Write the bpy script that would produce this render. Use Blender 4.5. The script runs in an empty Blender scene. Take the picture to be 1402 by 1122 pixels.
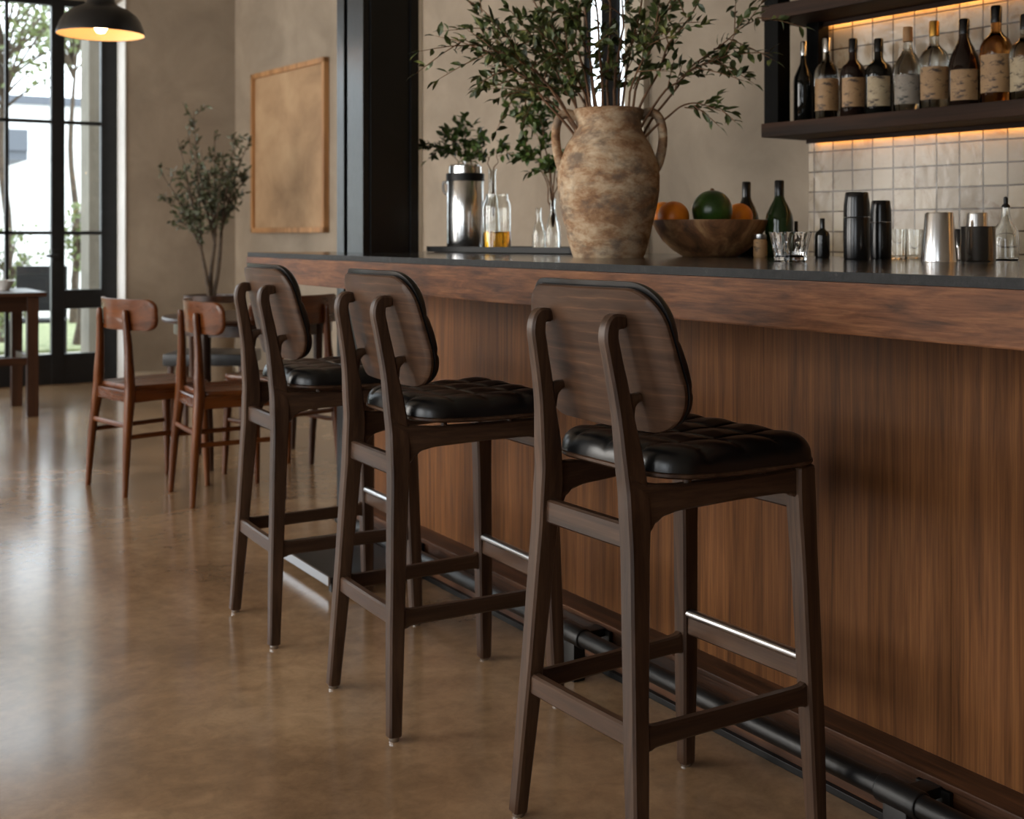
import bpy, bmesh, math, random
from mathutils import Vector, Matrix
random.seed(7)
PI = math.pi
SC = bpy.context.scene
COL = SC.collection

# ------------------------------------------------------------------ camera frame
FPX, HC, HOR = 1698.0, 1.15, 324.0
TH = math.atan(1011.0 / 1698.0)
RX, RY = math.cos(TH), -math.sin(TH)
FX, FY = math.sin(TH), math.cos(TH)

def ray(px):
    l = (px - 701.0) / FPX
    return l * RX + FX, l * RY + FY

def at(px, d, z=0.0):
    a, b = ray(px)
    return Vector((a * d, b * d, z))

def zof(py, d):
    return HC - (py - HOR) * d / FPX

# back wall frame (turned a few degrees against the bar)
WA = math.atan(0.0982)
WX = 3.864
PX = 4.203

def wall_pt(off, t, z, base=WX):
    """off: distance in front of the wall, t: along the wall"""
    c, s = math.cos(WA), math.sin(WA)
    return Vector((base - off * c - t * s, -off * s + t * c, z))

def wall_px(px, off=0.0, base=WX):
    """distance d and t along the wall for an image column"""
    a, b = ray(px)
    c, s = math.cos(WA), math.sin(WA)
    # point = d*(a,b); (point - (base,0)) . n = -off, n=(c,s)
    d = (base * c - off) / (a * c + b * s)
    t = (a * d - base) * -s + b * d * c
    return d, t

# ------------------------------------------------------------------ colour / material helpers
def s2l(v):
    v /= 255.0
    return v / 12.92 if v <= 0.04045 else ((v + 0.055) / 1.055) ** 2.4

def S(r, g, b):
    return (s2l(r), s2l(g), s2l(b), 1.0)

def new_mat(name):
    m = bpy.data.materials.new(name)
    m.use_nodes = True
    nt = m.node_tree
    p = nt.nodes['Principled BSDF']
    return m, nt, p

def plain(name, col, rough=0.5, metal=0.0, spec=0.5, emit=None, estr=0.0, trans=0.0, ior=1.45, coat=0.0):
    m, nt, p = new_mat(name)
    p.inputs['Base Color'].default_value = col
    p.inputs['Roughness'].default_value = rough
    p.inputs['Metallic'].default_value = metal
    p.inputs['Specular IOR Level'].default_value = spec
    p.inputs['IOR'].default_value = ior
    p.inputs['Transmission Weight'].default_value = trans
    p.inputs['Coat Weight'].default_value = coat
    if emit:
        p.inputs['Emission Color'].default_value = emit
        p.inputs['Emission Strength'].default_value = estr
    return m

def nd(nt, t, **kw):
    n = nt.nodes.new(t)
    for k, v in kw.items():
        setattr(n, k, v)
    return n

def coords(nt, scale=(1, 1, 1), loc=(0, 0, 0)):
    tc = nd(nt, 'ShaderNodeTexCoord')
    mp = nd(nt, 'ShaderNodeMapping')
    mp.inputs['Scale'].default_value = scale
    mp.inputs['Location'].default_value = loc
    nt.links.new(tc.outputs['Object'], mp.inputs['Vector'])
    return mp.outputs['Vector']

def noise(nt, vec, scale=5, detail=6, rough=0.6, dist=0.0):
    n = nd(nt, 'ShaderNodeTexNoise')
    n.inputs['Scale'].default_value = scale
    n.inputs['Detail'].default_value = detail
    n.inputs['Roughness'].default_value = rough
    n.inputs['Distortion'].default_value = dist
    nt.links.new(vec, n.inputs['Vector'])
    return n.outputs['Fac']

def ramp(nt, fac, stops):
    r = nd(nt, 'ShaderNodeValToRGB')
    el = r.color_ramp.elements
    while len(el) < len(stops):
        el.new(0.5)
    for e, (pos, c) in zip(el, stops):
        e.position = pos
        e.color = c
    nt.links.new(fac, r.inputs['Fac'])
    return r.outputs['Color']

def mixc(nt, fac, a, b, mode='MIX'):
    m = nd(nt, 'ShaderNodeMix', data_type='RGBA', blend_type=mode)
    if isinstance(fac, float):
        m.inputs[0].default_value = fac
    else:
        nt.links.new(fac, m.inputs[0])
    for i, v in ((6, a), (7, b)):
        if isinstance(v, tuple):
            m.inputs[i].default_value = v
        else:
            nt.links.new(v, m.inputs[i])
    return m.outputs[2]

def bump(nt, p, h, strength=0.2, dist=0.01):
    b = nd(nt, 'ShaderNodeBump')
    b.inputs['Strength'].default_value = strength
    b.inputs['Distance'].default_value = dist
    nt.links.new(h, b.inputs['Height'])
    nt.links.new(b.outputs['Normal'], p.inputs['Normal'])

def wood(name, dark, mid, light, axis='z', s=1.0, rough=0.4, rvar=0.12, bmp=0.15, coat=0.0, plank=None, spec=0.4, st=0.06, gr=0.75):
    """grain runs along the given axis"""
    m, nt, p = new_mat(name)
    k = {'x': (st, 1, 1), 'y': (1, st, 1), 'z': (1, 1, st)}[axis]
    v1 = coords(nt, tuple(c * 22 * s for c in k))
    v2 = coords(nt, tuple((0.35 if c < 1 else 1) * c * 90 * s for c in k))
    f1 = noise(nt, v1, 1.0, 5, 0.6, 0.6)
    f2 = noise(nt, v2, 1.0, 4, 0.7, 0.3)
    c1 = ramp(nt, f1, [(0.28, dark), (0.5, mid), (0.74, light)])
    g = ramp(nt, f2, [(0.36, (0.55, 0.55, 0.55, 1)), (0.6, (1.08, 1.08, 1.08, 1))])
    c2 = mixc(nt, gr, c1, g, 'MULTIPLY')
    if plank:
        # broad board-to-board tone change across the grain
        v3 = coords(nt, plank)
        f3 = nd(nt, 'ShaderNodeTexWhiteNoise', noise_dimensions='3D')
        fl = nd(nt, 'ShaderNodeVectorMath', operation='FLOOR')
        nt.links.new(v3, fl.inputs[0])
        nt.links.new(fl.outputs[0], f3.inputs['Vector'])
        g3 = ramp(nt, f3.outputs['Value'], [(0.0, (0.78, 0.76, 0.76, 1)), (1.0, (1.15, 1.12, 1.1, 1))])
        c2 = mixc(nt, 0.8, c2, g3, 'MULTIPLY')
    nt.links.new(c2, p.inputs['Base Color'])
    rr = nd(nt, 'ShaderNodeMapRange')
    rr.inputs['To Min'].default_value = rough - rvar / 2
    rr.inputs['To Max'].default_value = rough + rvar
    nt.links.new(f1, rr.inputs['Value'])
    nt.links.new(rr.outputs['Result'], p.inputs['Roughness'])
    p.inputs['Coat Weight'].default_value = coat
    p.inputs['Coat Roughness'].default_value = 0.2
    p.inputs['Specular IOR Level'].default_value = spec
    if bmp:
        bump(nt, p, f2, bmp, 0.002)
    return m

def mottled(name, stops, scale=6, rough=0.6, bmp=0.2, bscale=40, detail=8, metal=0.0, bdist=0.004, spec=0.5, dist=0.4):
    m, nt, p = new_mat(name)
    v = coords(nt)
    f = noise(nt, v, scale, detail, 0.62, dist)
    nt.links.new(ramp(nt, f, stops), p.inputs['Base Color'])
    p.inputs['Roughness'].default_value = rough
    p.inputs['Metallic'].default_value = metal
    p.inputs['Specular IOR Level'].default_value = spec
    if bmp:
        bump(nt, p, noise(nt, v, bscale, 5, 0.6), bmp, bdist)
    return m

M = {}
STOOL_D, STOOL_M, STOOL_L = S(42, 28, 20), S(68, 48, 35), S(90, 67, 50)
for ax in 'xyz':
    M['stool_' + ax] = wood('stool_walnut_' + ax, STOOL_D, STOOL_M, STOOL_L, ax, 1.2, 0.36, 0.1, 0.12, spec=0.3)

def make_plywood():
    m, nt, p = new_mat('backrest_plywood')
    v = coords(nt, (3.0, 3.0, 26))
    f = noise(nt, v, 1.0, 3, 0.5, 1.2)
    w = nd(nt, 'ShaderNodeTexWave', wave_type='BANDS', bands_direction='Z')
    w.inputs['Scale'].default_value = 15
    w.inputs['Distortion'].default_value = 3.2
    w.inputs['Detail'].default_value = 3
    w.inputs['Detail Scale'].default_value = 0.45
    v2 = coords(nt, (0.9, 0.9, 1))
    nt.links.new(v2, w.inputs['Vector'])
    c1 = ramp(nt, f, [(0.25, S(46, 31, 22)), (0.5, S(68, 48, 35)), (0.8, S(86, 63, 47))])
    c2 = ramp(nt, w.outputs['Fac'], [(0.0, (0.72, 0.72, 0.72, 1)), (0.7, (1, 1, 1, 1)), (0.92, (1.05, 1.05, 1.04, 1)), (0.99, (1.75, 1.65, 1.55, 1))])
    fine = noise(nt, coords(nt, (14, 14, 260)), 1.0, 3, 0.7)
    c3 = ramp(nt, fine, [(0.35, (0.8, 0.8, 0.8, 1)), (0.6, (1.05, 1.05, 1.05, 1))])
    pt_ = ramp(nt, noise(nt, coords(nt, (5, 5, 9), (2, 5, 1)), 1.0, 3, 0.5), [(0.4, (0.1, 0.1, 0.1, 1)), (0.62, (0.95, 0.95, 0.95, 1))])
    c = mixc(nt, 0.8, mixc(nt, pt_, c1, c2, 'MULTIPLY'), c3, 'MULTIPLY')
    nt.links.new(c, p.inputs['Base Color'])
    p.inputs['Roughness'].default_value = 0.42
    p.inputs['Specular IOR Level'].default_value = 0.2
    bump(nt, p, fine, 0.1, 0.001)
    return m
M['plywood'] = make_plywood()

def make_leather():
    m, nt, p = new_mat('black_leather')
    v = coords(nt)
    f = noise(nt, v, 14, 5, 0.6)
    nt.links.new(ramp(nt, f, [(0.3, S(9, 9, 10)), (0.75, S(17, 17, 18))]), p.inputs['Base Color'])
    rr = nd(nt, 'ShaderNodeMapRange')
    rr.inputs['To Min'].default_value = 0.24
    rr.inputs['To Max'].default_value = 0.36
    nt.links.new(f, rr.inputs['Value'])
    nt.links.new(rr.outputs['Result'], p.inputs['Roughness'])
    vo = nd(nt, 'ShaderNodeTexVoronoi')
    vo.inputs['Scale'].default_value = 420
    nt.links.new(v, vo.inputs['Vector'])
    bump(nt, p, vo.outputs['Distance'], 0.06, 0.001)
    return m
M['leather'] = make_leather()
M['chrome'] = plain('brushed_steel', S(190, 190, 192), 0.28, 1.0)
M['steel'] = plain('polished_steel', S(220, 220, 220), 0.2, 1.0)
M['black_metal'] = mottled('black_metal', [(0.3, S(8, 8, 9)), (0.7, S(22, 22, 23))], 9, 0.4, 0.08, 60, spec=0.4)
M['column_steel'] = mottled('column_steel', [(0.25, S(8, 8, 8)), (0.6, S(17, 17, 17)), (0.85, S(34, 32, 30))], 4, 0.3, 0.15, 26, spec=0.45)
M['matte_black'] = plain('matte_black', S(12, 12, 13), 0.5, spec=0.35)
M['post_black'] = plain('post_black', S(15, 14, 13), 0.7, spec=0.08)
M['gloss_black'] = plain('gloss_black', S(14, 14, 15), 0.22)
M['apron'] = wood('bar_apron_wood', S(62, 37, 22), S(102, 64, 40), S(132, 89, 59), 'y', 1.9, 0.45, 0.1, 0.2, spec=0.14, st=0.14)
M['panel'] = wood('bar_panel_wood', S(72, 44, 22), S(100, 63, 33), S(118, 78, 43), 'z', 2.4, 0.5, 0.08, 0.1, st=0.04, gr=0.6,  spec=0.16, plank=(0, 7.5, 0))
M['plinth'] = wood('plinth_wood', S(38, 24, 16), S(76, 48, 31), S(112, 74, 48), 'y', 1.4, 0.45, 0.15, 0.2, spec=0.3)
M['shelf_wood'] = wood('shelf_wood', S(26, 16, 10), S(48, 31, 21), S(70, 46, 31), 'y', 0.7, 0.6, spec=0.15)
for ax in 'xyz':
    M['chair_' + ax] = wood('dining_chair_wood_' + ax, S(58, 29, 10), S(92, 48, 18), S(118, 67, 28), ax, 0.6, 0.26, 0.08, 0.04, 0.0, spec=0.35)
M['table_wood'] = wood('dark_table_wood', S(34, 20, 13), S(58, 35, 22), S(80, 50, 32), 'x', 0.6, 0.28)
M['table_leg'] = wood('dark_leg_wood', S(34, 20, 13), S(58, 35, 22), S(80, 50, 32), 'z', 0.6, 0.35)
M['frame_wood'] = wood('picture_frame_wood', S(140, 98, 60), S(178, 130, 84), S(198, 150, 102), 'z', 0.6, 0.5)

def make_stone():
    m, nt, p = new_mat('dark_stone')
    v = coords(nt)
    f = noise(nt, v, 30, 8, 0.75)
    sp = noise(nt, v, 220, 3, 0.7)
    c1 = ramp(nt, f, [(0.3, S(24, 24, 25)), (0.7, S(48, 47, 46))])
    c2 = ramp(nt, sp, [(0.66, (0, 0, 0, 1)), (0.74, (0.16, 0.155, 0.15, 1))])
    nt.links.new(mixc(nt, 1.0, c1, c2, 'ADD'), p.inputs['Base Color'])
    p.inputs['Roughness'].default_value = 0.14
    return m
M['stone'] = make_stone()

def make_stone_edge():
    m, nt, p = new_mat('rough_stone_edge')
    v = coords(nt)
    f = noise(nt, v, 45, 8, 0.75)
    c1 = ramp(nt, f, [(0.3, S(14, 14, 15)), (0.6, S(34, 34, 34)), (0.8, S(84, 80, 76))])
    nt.links.new(c1, p.inputs['Base Color'])
    p.inputs['Roughness'].default_value = 0.6
    p.inputs['Specular IOR Level'].default_value = 0.25
    bump(nt, p, f, 0.5, 0.004)
    return m
M['stone_edge'] = make_stone_edge()

def make_floor():
    m, nt, p = new_mat('polished_concrete')
    v = coords(nt)
    a = noise(nt, v, 1.1, 9, 0.62, 0.8)
    b = noise(nt, v, 14, 8, 0.7, 0.4)
    c = noise(nt, v, 60, 4, 0.7)
    c1 = ramp(nt, a, [(0.3, S(112, 90, 68)), (0.5, S(143, 115, 87)), (0.7, S(164, 136, 105))])
    c2 = ramp(nt, b, [(0.3, (0.68, 0.66, 0.64, 1)), (0.62, (1.12, 1.1, 1.08, 1))])
    c3 = ramp(nt, c, [(0.25, (0.86, 0.86, 0.86, 1)), (0.45, (1, 1, 1, 1)), (0.72, (1.04, 1.04, 1.03, 1))])
    cc = mixc(nt, 0.9, mixc(nt, 0.8, c1, c2, 'MULTIPLY'), c3, 'MULTIPLY')
    nt.links.new(cc, p.inputs['Base Color'])
    rr = nd(nt, 'ShaderNodeMapRange')
    rr.inputs['From Min'].default_value = 0.3
    rr.inputs['From Max'].default_value = 0.7
    rr.inputs['To Min'].default_value = 0.15
    rr.inputs['To Max'].default_value = 0.20
    nt.links.new(a, rr.inputs['Value'])
    nt.links.new(rr.outputs['Result'], p.inputs['Roughness'])
    p.inputs['Specular IOR Level'].default_value = 0.75
    return m
M['floor'] = make_floor()
M['plaster'] = mottled('lime_plaster', [(0.3, S(132, 119, 103)), (0.55, S(150, 136, 119)), (0.78, S(165, 151, 132))], 2.2, 0.85, 0.12, 24)
M['plaster_pale'] = mottled('pale_plaster', [(0.3, S(176, 164, 146)), (0.7, S(200, 188, 168))], 2.5, 0.85, 0.1, 24)
M['ceiling'] = plain('ceiling_paint', S(150, 138, 122), 0.9)

def make_tiles():
    m, nt, p = new_mat('zellige_tiles')
    tc = nd(nt, 'ShaderNodeTexCoord')
    sep = nd(nt, 'ShaderNodeSeparateXYZ')
    nt.links.new(tc.outputs['Object'], sep.inputs[0])
    cmb = nd(nt, 'ShaderNodeCombineXYZ')
    nt.links.new(sep.outputs['Y'], cmb.inputs['X'])
    nt.links.new(sep.outputs['Z'], cmb.inputs['Y'])
    br = nd(nt, 'ShaderNodeTexBrick')
    br.offset = 0.0
    br.squash = 1.0
    br.inputs['Scale'].default_value = 1.0
    br.inputs['Brick Width'].default_value = 0.092
    br.inputs['Row Height'].default_value = 0.078
    br.inputs['Mortar Size'].default_value = 0.0032
    br.inputs['Mortar Smooth'].default_value = 0.3
    br.inputs['Bias'].default_value = 0.0
    br.inputs['Color1'].default_value = S(128, 112, 90)
    br.inputs['Color2'].default_value = S(162, 146, 122)
    br.inputs['Mortar'].default_value = S(62, 48, 34)
    wob = noise(nt, coords(nt), 9, 3, 0.5)
    wv = nd(nt, 'ShaderNodeVectorMath', operation='MULTIPLY_ADD')
    wv.inputs[1].default_value = (0.004, 0.004, 0)
    nt.links.new(wob, wv.inputs[0])
    nt.links.new(cmb.outputs[0], wv.inputs[2])
    nt.links.new(wv.outputs[0], br.inputs['Vector'])
    st = noise(nt, coords(nt), 5.5, 6, 0.7, 0.6)
    sc = ramp(nt, st, [(0.36, (0.62, 0.48, 0.34, 1)), (0.47, (1, 1, 1, 1)), (0.75, (1.05, 1.04, 1.02, 1))])
    nt.links.new(mixc(nt, 0.7, br.outputs['Color'], sc, 'MULTIPLY'), p.inputs['Base Color'])
    p.inputs['Roughness'].default_value = 0.22
    n2 = noise(nt, coords(nt), 20, 3, 0.5)
    ad = nd(nt, 'ShaderNodeMath', operation='MULTIPLY_ADD')
    ad.inputs[1].default_value = -1.2
    nt.links.new(br.outputs['Fac'], ad.inputs[0])
    nt.links.new(n2, ad.inputs[2])
    bump(nt, p, ad.outputs[0], 0.35, 0.006)
    return m
M['tiles'] = make_tiles()

def make_clay():
    m, nt, p = new_mat('weathered_clay')
    v = coords(nt)
    v2 = coords(nt, (1, 1, 1.9), (3, 1, 2))
    a = noise(nt, v2, 11, 10, 0.72, 0.25)
    b = noise(nt, v, 30, 6, 0.7)
    c = noise(nt, coords(nt, (1, 1, 1.8), (9, 4, 1)), 6.5, 8, 0.7, 0.2)
    c1 = ramp(nt, a, [(0.28, S(84, 60, 42)), (0.43, S(142, 106, 74)), (0.54, S(176, 150, 120)), (0.70, S(200, 182, 156))])
    c2 = ramp(nt, b, [(0.26, (0.6, 0.57, 0.54, 1)), (0.46, (1, 1, 1, 1))])
    k = ramp(nt, c, [(0.5, (0, 0, 0, 1)), (0.62, (0.9, 0.9, 0.9, 1))])
    cc = mixc(nt, 0.8, c1, c2, 'MULTIPLY')
    cc = mixc(nt, k, cc, S(104, 88, 74))
    nt.links.new(cc, p.inputs['Base Color'])
    p.inputs['Roughness'].default_value = 0.85
    bump(nt, p, b, 0.5, 0.006)
    return m
M['clay'] = make_clay()
M['bowl'] = mottled('carved_wood_bowl', [(0.32, S(50, 31, 19)), (0.48, S(118, 80, 50)), (0.64, S(172, 132, 90))], 9, 0.5, 0.2, 40, dist=1.2)
M['orange'] = mottled('orange_peel', [(0.3, S(214, 112, 8)), (0.7, S(240, 148, 24))], 6, 0.42, 0.35, 130, bdist=0.002)
M['melon'] = mottled('green_rind', [(0.3, S(26, 46, 14)), (0.6, S(50, 80, 26)), (0.8, S(96, 120, 44))], 12, 0.28, 0.15, 80, bdist=0.002)
M['canvas'] = mottled('brown_canvas', [(0.25, S(132, 104, 76)), (0.5, S(166, 134, 100)), (0.75, S(186, 156, 120))], 2.4, 0.8, 0.1, 60)

def leaf_mat(name, a, b, c):
    m, nt, p = new_mat(name)
    v = coords(nt)
    f = noise(nt, v, 24, 2, 0.5)
    nt.links.new(ramp(nt, f, [(0.3, a), (0.55, b), (0.75, c)]), p.inputs['Base Color'])
    p.inputs['Roughness'].default_value = 0.42
    p.inputs['Subsurface Weight'].default_value = 0.0
    return m
M['leaf'] = leaf_mat('branch_leaves', S(38, 48, 22), S(68, 80, 38), S(124, 124, 64))
M['leaf_bright'] = leaf_mat('sprig_leaves', S(44, 62, 24), S(70, 92, 40), S(110, 124, 62))
M['leaf_olive'] = leaf_mat('olive_leaves', S(52, 56, 40), S(82, 88, 64), S(112, 116, 88))
M['leaf_out'] = leaf_mat('garden_leaves', S(78, 92, 48), S(112, 124, 72), S(150, 156, 104))
M['twig'] = mottled('twig_bark', [(0.3, S(70, 46, 28)), (0.7, S(124, 86, 54))], 30, 0.7, 0.1, 90)
M['bark'] = mottled('dark_bark', [(0.3, S(52, 42, 33)), (0.7, S(92, 76, 60))], 20, 0.8, 0.2, 60)
M['glass'] = plain('clear_glass', (0.96, 0.98, 0.97, 1), 0.02, trans=1.0, ior=1.45)
M['glass_crystal'] = plain('cut_crystal', (0.98, 0.98, 0.98, 1), 0.02, trans=1.0, ior=1.5)
M['glass_clearfill'] = plain('clear_spirit_bottle', (0.9, 0.92, 0.88, 1), 0.03, trans=1.0, ior=1.35)
M['glass_amber'] = plain('amber_spirit_bottle', (0.62, 0.26, 0.06, 1), 0.03, trans=1.0, ior=1.38)
M['glass_brown'] = plain('brown_bottle', (0.012, 0.006, 0.004, 1), 0.07, trans=0.0, ior=1.45)
M['glass_dark'] = plain('dark_bottle', S(12, 13, 11), 0.07, trans=0.0)
M['glass_green'] = plain('dark_green_bottle', (0.02, 0.045, 0.012, 1), 0.07, trans=0.5)
M['liquid'] = plain('amber_oil', (0.85, 0.42, 0.03, 1), 0.02, trans=1.0, ior=1.36)
M['cork'] = plain('bottle_cork', S(150, 112, 74), 0.7)
M['foil_gold'] = plain('gold_foil', S(176, 132, 62), 0.35, 0.8)

def make_label(name, base, mark):
    m, nt, p = new_mat(name)
    v = coords(nt, (34, 34, 70))
    f = noise(nt, v, 1.0, 4, 0.6, 0.2)
    g = noise(nt, coords(nt), 20, 5, 0.6)
    c = ramp(nt, f, [(0.54, base), (0.66, mark)])
    c2 = ramp(nt, g, [(0.3, (0.75, 0.7, 0.62, 1)), (0.65, (1.05, 1.05, 1.05, 1))])
    nt.links.new(mixc(nt, 0.8, c, c2, 'MULTIPLY'), p.inputs['Base Color'])
    p.inputs['Roughness'].default_value = 0.6
    return m
M['label_tan'] = make_label('tan_label', S(160, 126, 88), S(62, 48, 38))
M['label_cream'] = make_label('cream_label', S(172, 154, 124), S(66, 54, 42))
M['label_grey'] = make_label('grey_label', S(140, 130, 118), S(52, 52, 46))

def make_pane():
    m = bpy.data.materials.new('window_glass')
    m.use_nodes = True
    nt = m.node_tree
    nt.nodes.clear()
    out = nd(nt, 'ShaderNodeOutputMaterial')
    tr = nd(nt, 'ShaderNodeBsdfTransparent')
    gl = nd(nt, 'ShaderNodeBsdfGlossy')
    gl.inputs['Roughness'].default_value = 0.01
    tr.inputs['Color'].default_value = (0.95, 0.97, 0.97, 1)
    mx = nd(nt, 'ShaderNodeMixShader')
    mx.inputs[0].default_value = 0.06
    nt.links.new(tr.outputs[0], mx.inputs[1])
    nt.links.new(gl.outputs[0], mx.inputs[2])
    nt.links.new(mx.outputs[0], out.inputs['Surface'])
    return m
M['pane'] = make_pane()
M['led'] = plain('warm_light_strip', (1, 0.6, 0.25, 1), 0.5, emit=(1.0, 0.48, 0.13, 1), estr=14.0)
M['bulb'] = plain('lit_bulb', (1, 0.9, 0.7, 1), 0.4, emit=(1.0, 0.70, 0.40, 1), estr=22.0)
M['shade_in'] = plain('lamp_inside_enamel', S(236, 200, 150), 0.5)
M['shade_out'] = plain('lamp_black_enamel', S(20, 20, 21), 0.35)
M['planter'] = mottled('planter_clay', [(0.3, S(126, 110, 92)), (0.7, S(150, 132, 110))], 6, 0.8, 0.1, 40)
M['soil'] = mottled('soil', [(0.3, S(40, 30, 22)), (0.7, S(66, 50, 36))], 40, 0.95, 0.5, 60)
M['paving'] = mottled('pale_paving', [(0.3, S(170, 166, 158)), (0.7, S(205, 200, 190))], 3, 0.9, 0.1, 20)
M['grass'] = mottled('grass', [(0.3, S(88, 100, 60)), (0.7, S(150, 152, 112))], 8, 0.9, 0.2, 30)
M['white_wall'] = mottled('white_render', [(0.3, S(222, 222, 220)), (0.7, S(240, 240, 238))], 2, 0.9, 0.05, 20)
M['slate'] = plain('slate_roof', S(96, 100, 108), 0.7)
M['porcelain'] = plain('white_porcelain', S(226, 226, 224), 0.25)
M['seat_dark'] = plain('black_seat_pad', S(22, 22, 23), 0.32)
M['platform'] = mottled('dark_steel_plate', [(0.3, S(40, 41, 42)), (0.7, S(66, 67, 68))], 8, 0.3, 0.08, 60, metal=0.6)
M['pillar'] = mottled('grey_render', [(0.3, S(112, 106, 96)), (0.7, S(132, 126, 114))], 3, 0.9, 0.1, 20)
M['dark_garden'] = plain('garden_chair_paint', S(40, 42, 45), 0.45)

# ------------------------------------------------------------------ mesh helpers
class MB:
    def __init__(self):
        self.v, self.f, self.fm = [], [], []
        self.mi = 0

    def add(self, vs, fs):
        o = len(self.v)
        self.v += [tuple(x) for x in vs]
        for f in fs:
            self.f.append([i + o for i in f])
            self.fm.append(self.mi)

    def box(self, a, b, bev=0.0):
        x0, x1 = sorted((a[0], b[0])); y0, y1 = sorted((a[1], b[1])); z0, z1 = sorted((a[2], b[2]))
        if bev <= 0:
            vs = [(x, y, z) for x in (x0, x1) for y in (y0, y1) for z in (z0, z1)]
            self.add(vs, [(0, 1, 3, 2), (4, 6, 7, 5), (0, 4, 5, 1), (2, 3, 7, 6), (0, 2, 6, 4), (1, 5, 7, 3)])
            return
        bm = bmesh.new()
        bmesh.ops.create_cube(bm, size=1)
        for v in bm.verts:
            v.co = Vector((x0 + (v.co.x + .5) * (x1 - x0), y0 + (v.co.y + .5) * (y1 - y0), z0 + (v.co.z + .5) * (z1 - z0)))
        bmesh.ops.bevel(bm, geom=bm.edges[:], offset=bev, segments=2, affect='EDGES', profile=0.7)
        bm.verts.index_update()
        self.add([v.co[:] for v in bm.verts], [[v.index for v in f.verts] for f in bm.faces])
        bm.free()

    def lathe(self, prof, seg=32, c=(0, 0, 0), closed=False):
        """prof: (r, z) list; r=0 ends become poles"""
        vs, rows = [], []
        for r, z in prof:
            if r <= 1e-6:
                rows.append([len(vs)])
                vs.append((c[0], c[1], c[2] + z))
            else:
                rows.append(list(range(len(vs), len(vs) + seg)))
                for i in range(seg):
                    a = 2 * PI * i / seg
                    vs.append((c[0] + r * math.cos(a), c[1] + r * math.sin(a), c[2] + z))
        fs = []
        pairs = list(zip(rows, rows[1:]))
        if closed:
            pairs.append((rows[-1], rows[0]))
        for p, q in pairs:
            for i in range(seg):
                j = (i + 1) % seg
                if len(p) == 1 and len(q) == 1:
                    continue
                if len(p) == 1:
                    fs.append((p[0], q[j], q[i]))
                elif len(q) == 1:
                    fs.append((p[i], p[j], q[0]))
                else:
                    fs.append((p[i], p[j], q[j], q[i]))
        self.add(vs, fs)

    def sweep(self, pts, sizes, ref=(0, 1, 0), n=16, power=4.0, sub=5, cap=True, roundcap=0.0):
        """pts: centre line; sizes: (half along ref, half across) per point; catmull-rom between"""
        P = [Vector(p) for p in pts]
        if not isinstance(sizes, list):
            sizes = [sizes] * len(P)
        if len(P) > 2 and sub > 1:
            Q, Z = [], []
            for i in range(len(P) - 1):
                p0 = P[max(i - 1, 0)]; p1 = P[i]; p2 = P[i + 1]; p3 = P[min(i + 2, len(P) - 1)]
                for k in range(sub):
                    t = k / sub
                    Q.append(0.5 * ((2 * p1) + (p2 - p0) * t + (2 * p0 - 5 * p1 + 4 * p2 - p3) * t * t + (3 * p1 - p0 - 3 * p2 + p3) * t ** 3))
                    e = t * t * (3 - 2 * t)
                    Z.append((sizes[i][0] * (1 - e) + sizes[i + 1][0] * e, sizes[i][1] * (1 - e) + sizes[i + 1][1] * e))
            Q.append(P[-1]); Z.append(sizes[-1])
        else:
            Q, Z = P, sizes
        if roundcap > 0:
            for end in (0, 1):
                i = 0 if end == 0 else len(Q) - 1
                t = (Q[0] - Q[1]).normalized() if end == 0 else (Q[-1] - Q[-2]).normalized()
                base = Q[i].copy(); z0 = Z[i]
                for a in (30, 60, 85):
                    s = math.cos(math.radians(a)); o = math.sin(math.radians(a)) * roundcap
                    npnt = base + t * o
                    nz = (max(z0[0] - roundcap * (1 - s), 0.001), max(z0[1] - roundcap * (1 - s), 0.001))
                    if end == 0:
                        Q.insert(0, npnt); Z.insert(0, nz)
                    else:
                        Q.append(npnt); Z.append(nz)
        R0 = Vector(ref)
        vs, fs = [], []
        if power >= 4:
            n = 8
        for i, (q, z) in enumerate(zip(Q, Z)):
            t = (Q[min(i + 1, len(Q) - 1)] - Q[max(i - 1, 0)])
            if t.length < 1e-9:
                t = Vector((0, 0, 1))
            t.normalize()
            a = R0 - t * R0.dot(t)
            if a.length < 1e-4:
                a = Vector((1, 0, 0)) - t * t.x
            a.normalize()
            b = t.cross(a)
            if power >= 4:
                w_, h_ = z
                c_ = min(0.0045, 0.38 * min(w_, h_))
                for (p_, q_) in ((w_, -h_ + c_), (w_, h_ - c_), (w_ - c_, h_), (-w_ + c_, h_), (-w_, h_ - c_), (-w_, -h_ + c_), (-w_ + c_, -h_), (w_ - c_, -h_)):
                    vs.append(q + a * p_ + b * q_)
                continue
            for k in range(n):
                an = 2 * PI * (k + 0.5) / n
                ca, sa = math.cos(an), math.sin(an)
                r = (abs(ca) ** power + abs(sa) ** power) ** (-1 / power)
                vs.append(q + a * (ca * r * z[0]) + b * (sa * r * z[1]))
        for i in range(len(Q) - 1):
            for k in range(n):
                j = (k + 1) % n
                fs.append((i * n + k, i * n + j, (i + 1) * n + j, (i + 1) * n + k))
        if cap:
            fs.append(tuple(reversed(range(n))))
            fs.append(tuple((len(Q) - 1) * n + k for k in range(n)))
        self.add(vs, fs)

    def tube(self, pts, r, n=10, sub=5, roundcap=0.0):
        if not isinstance(r, list):
            r = [r] * len(pts)
        d = (Vector(pts[-1]) - Vector(pts[0])).normalized()
        ref = (0.31, 0.27, 0.91) if abs(d.z) < 0.8 else (0.9, 0.3, 0.1)
        self.sweep(pts, [(x, x) for x in r], ref, n, 2.0, sub, True, roundcap)

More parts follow.
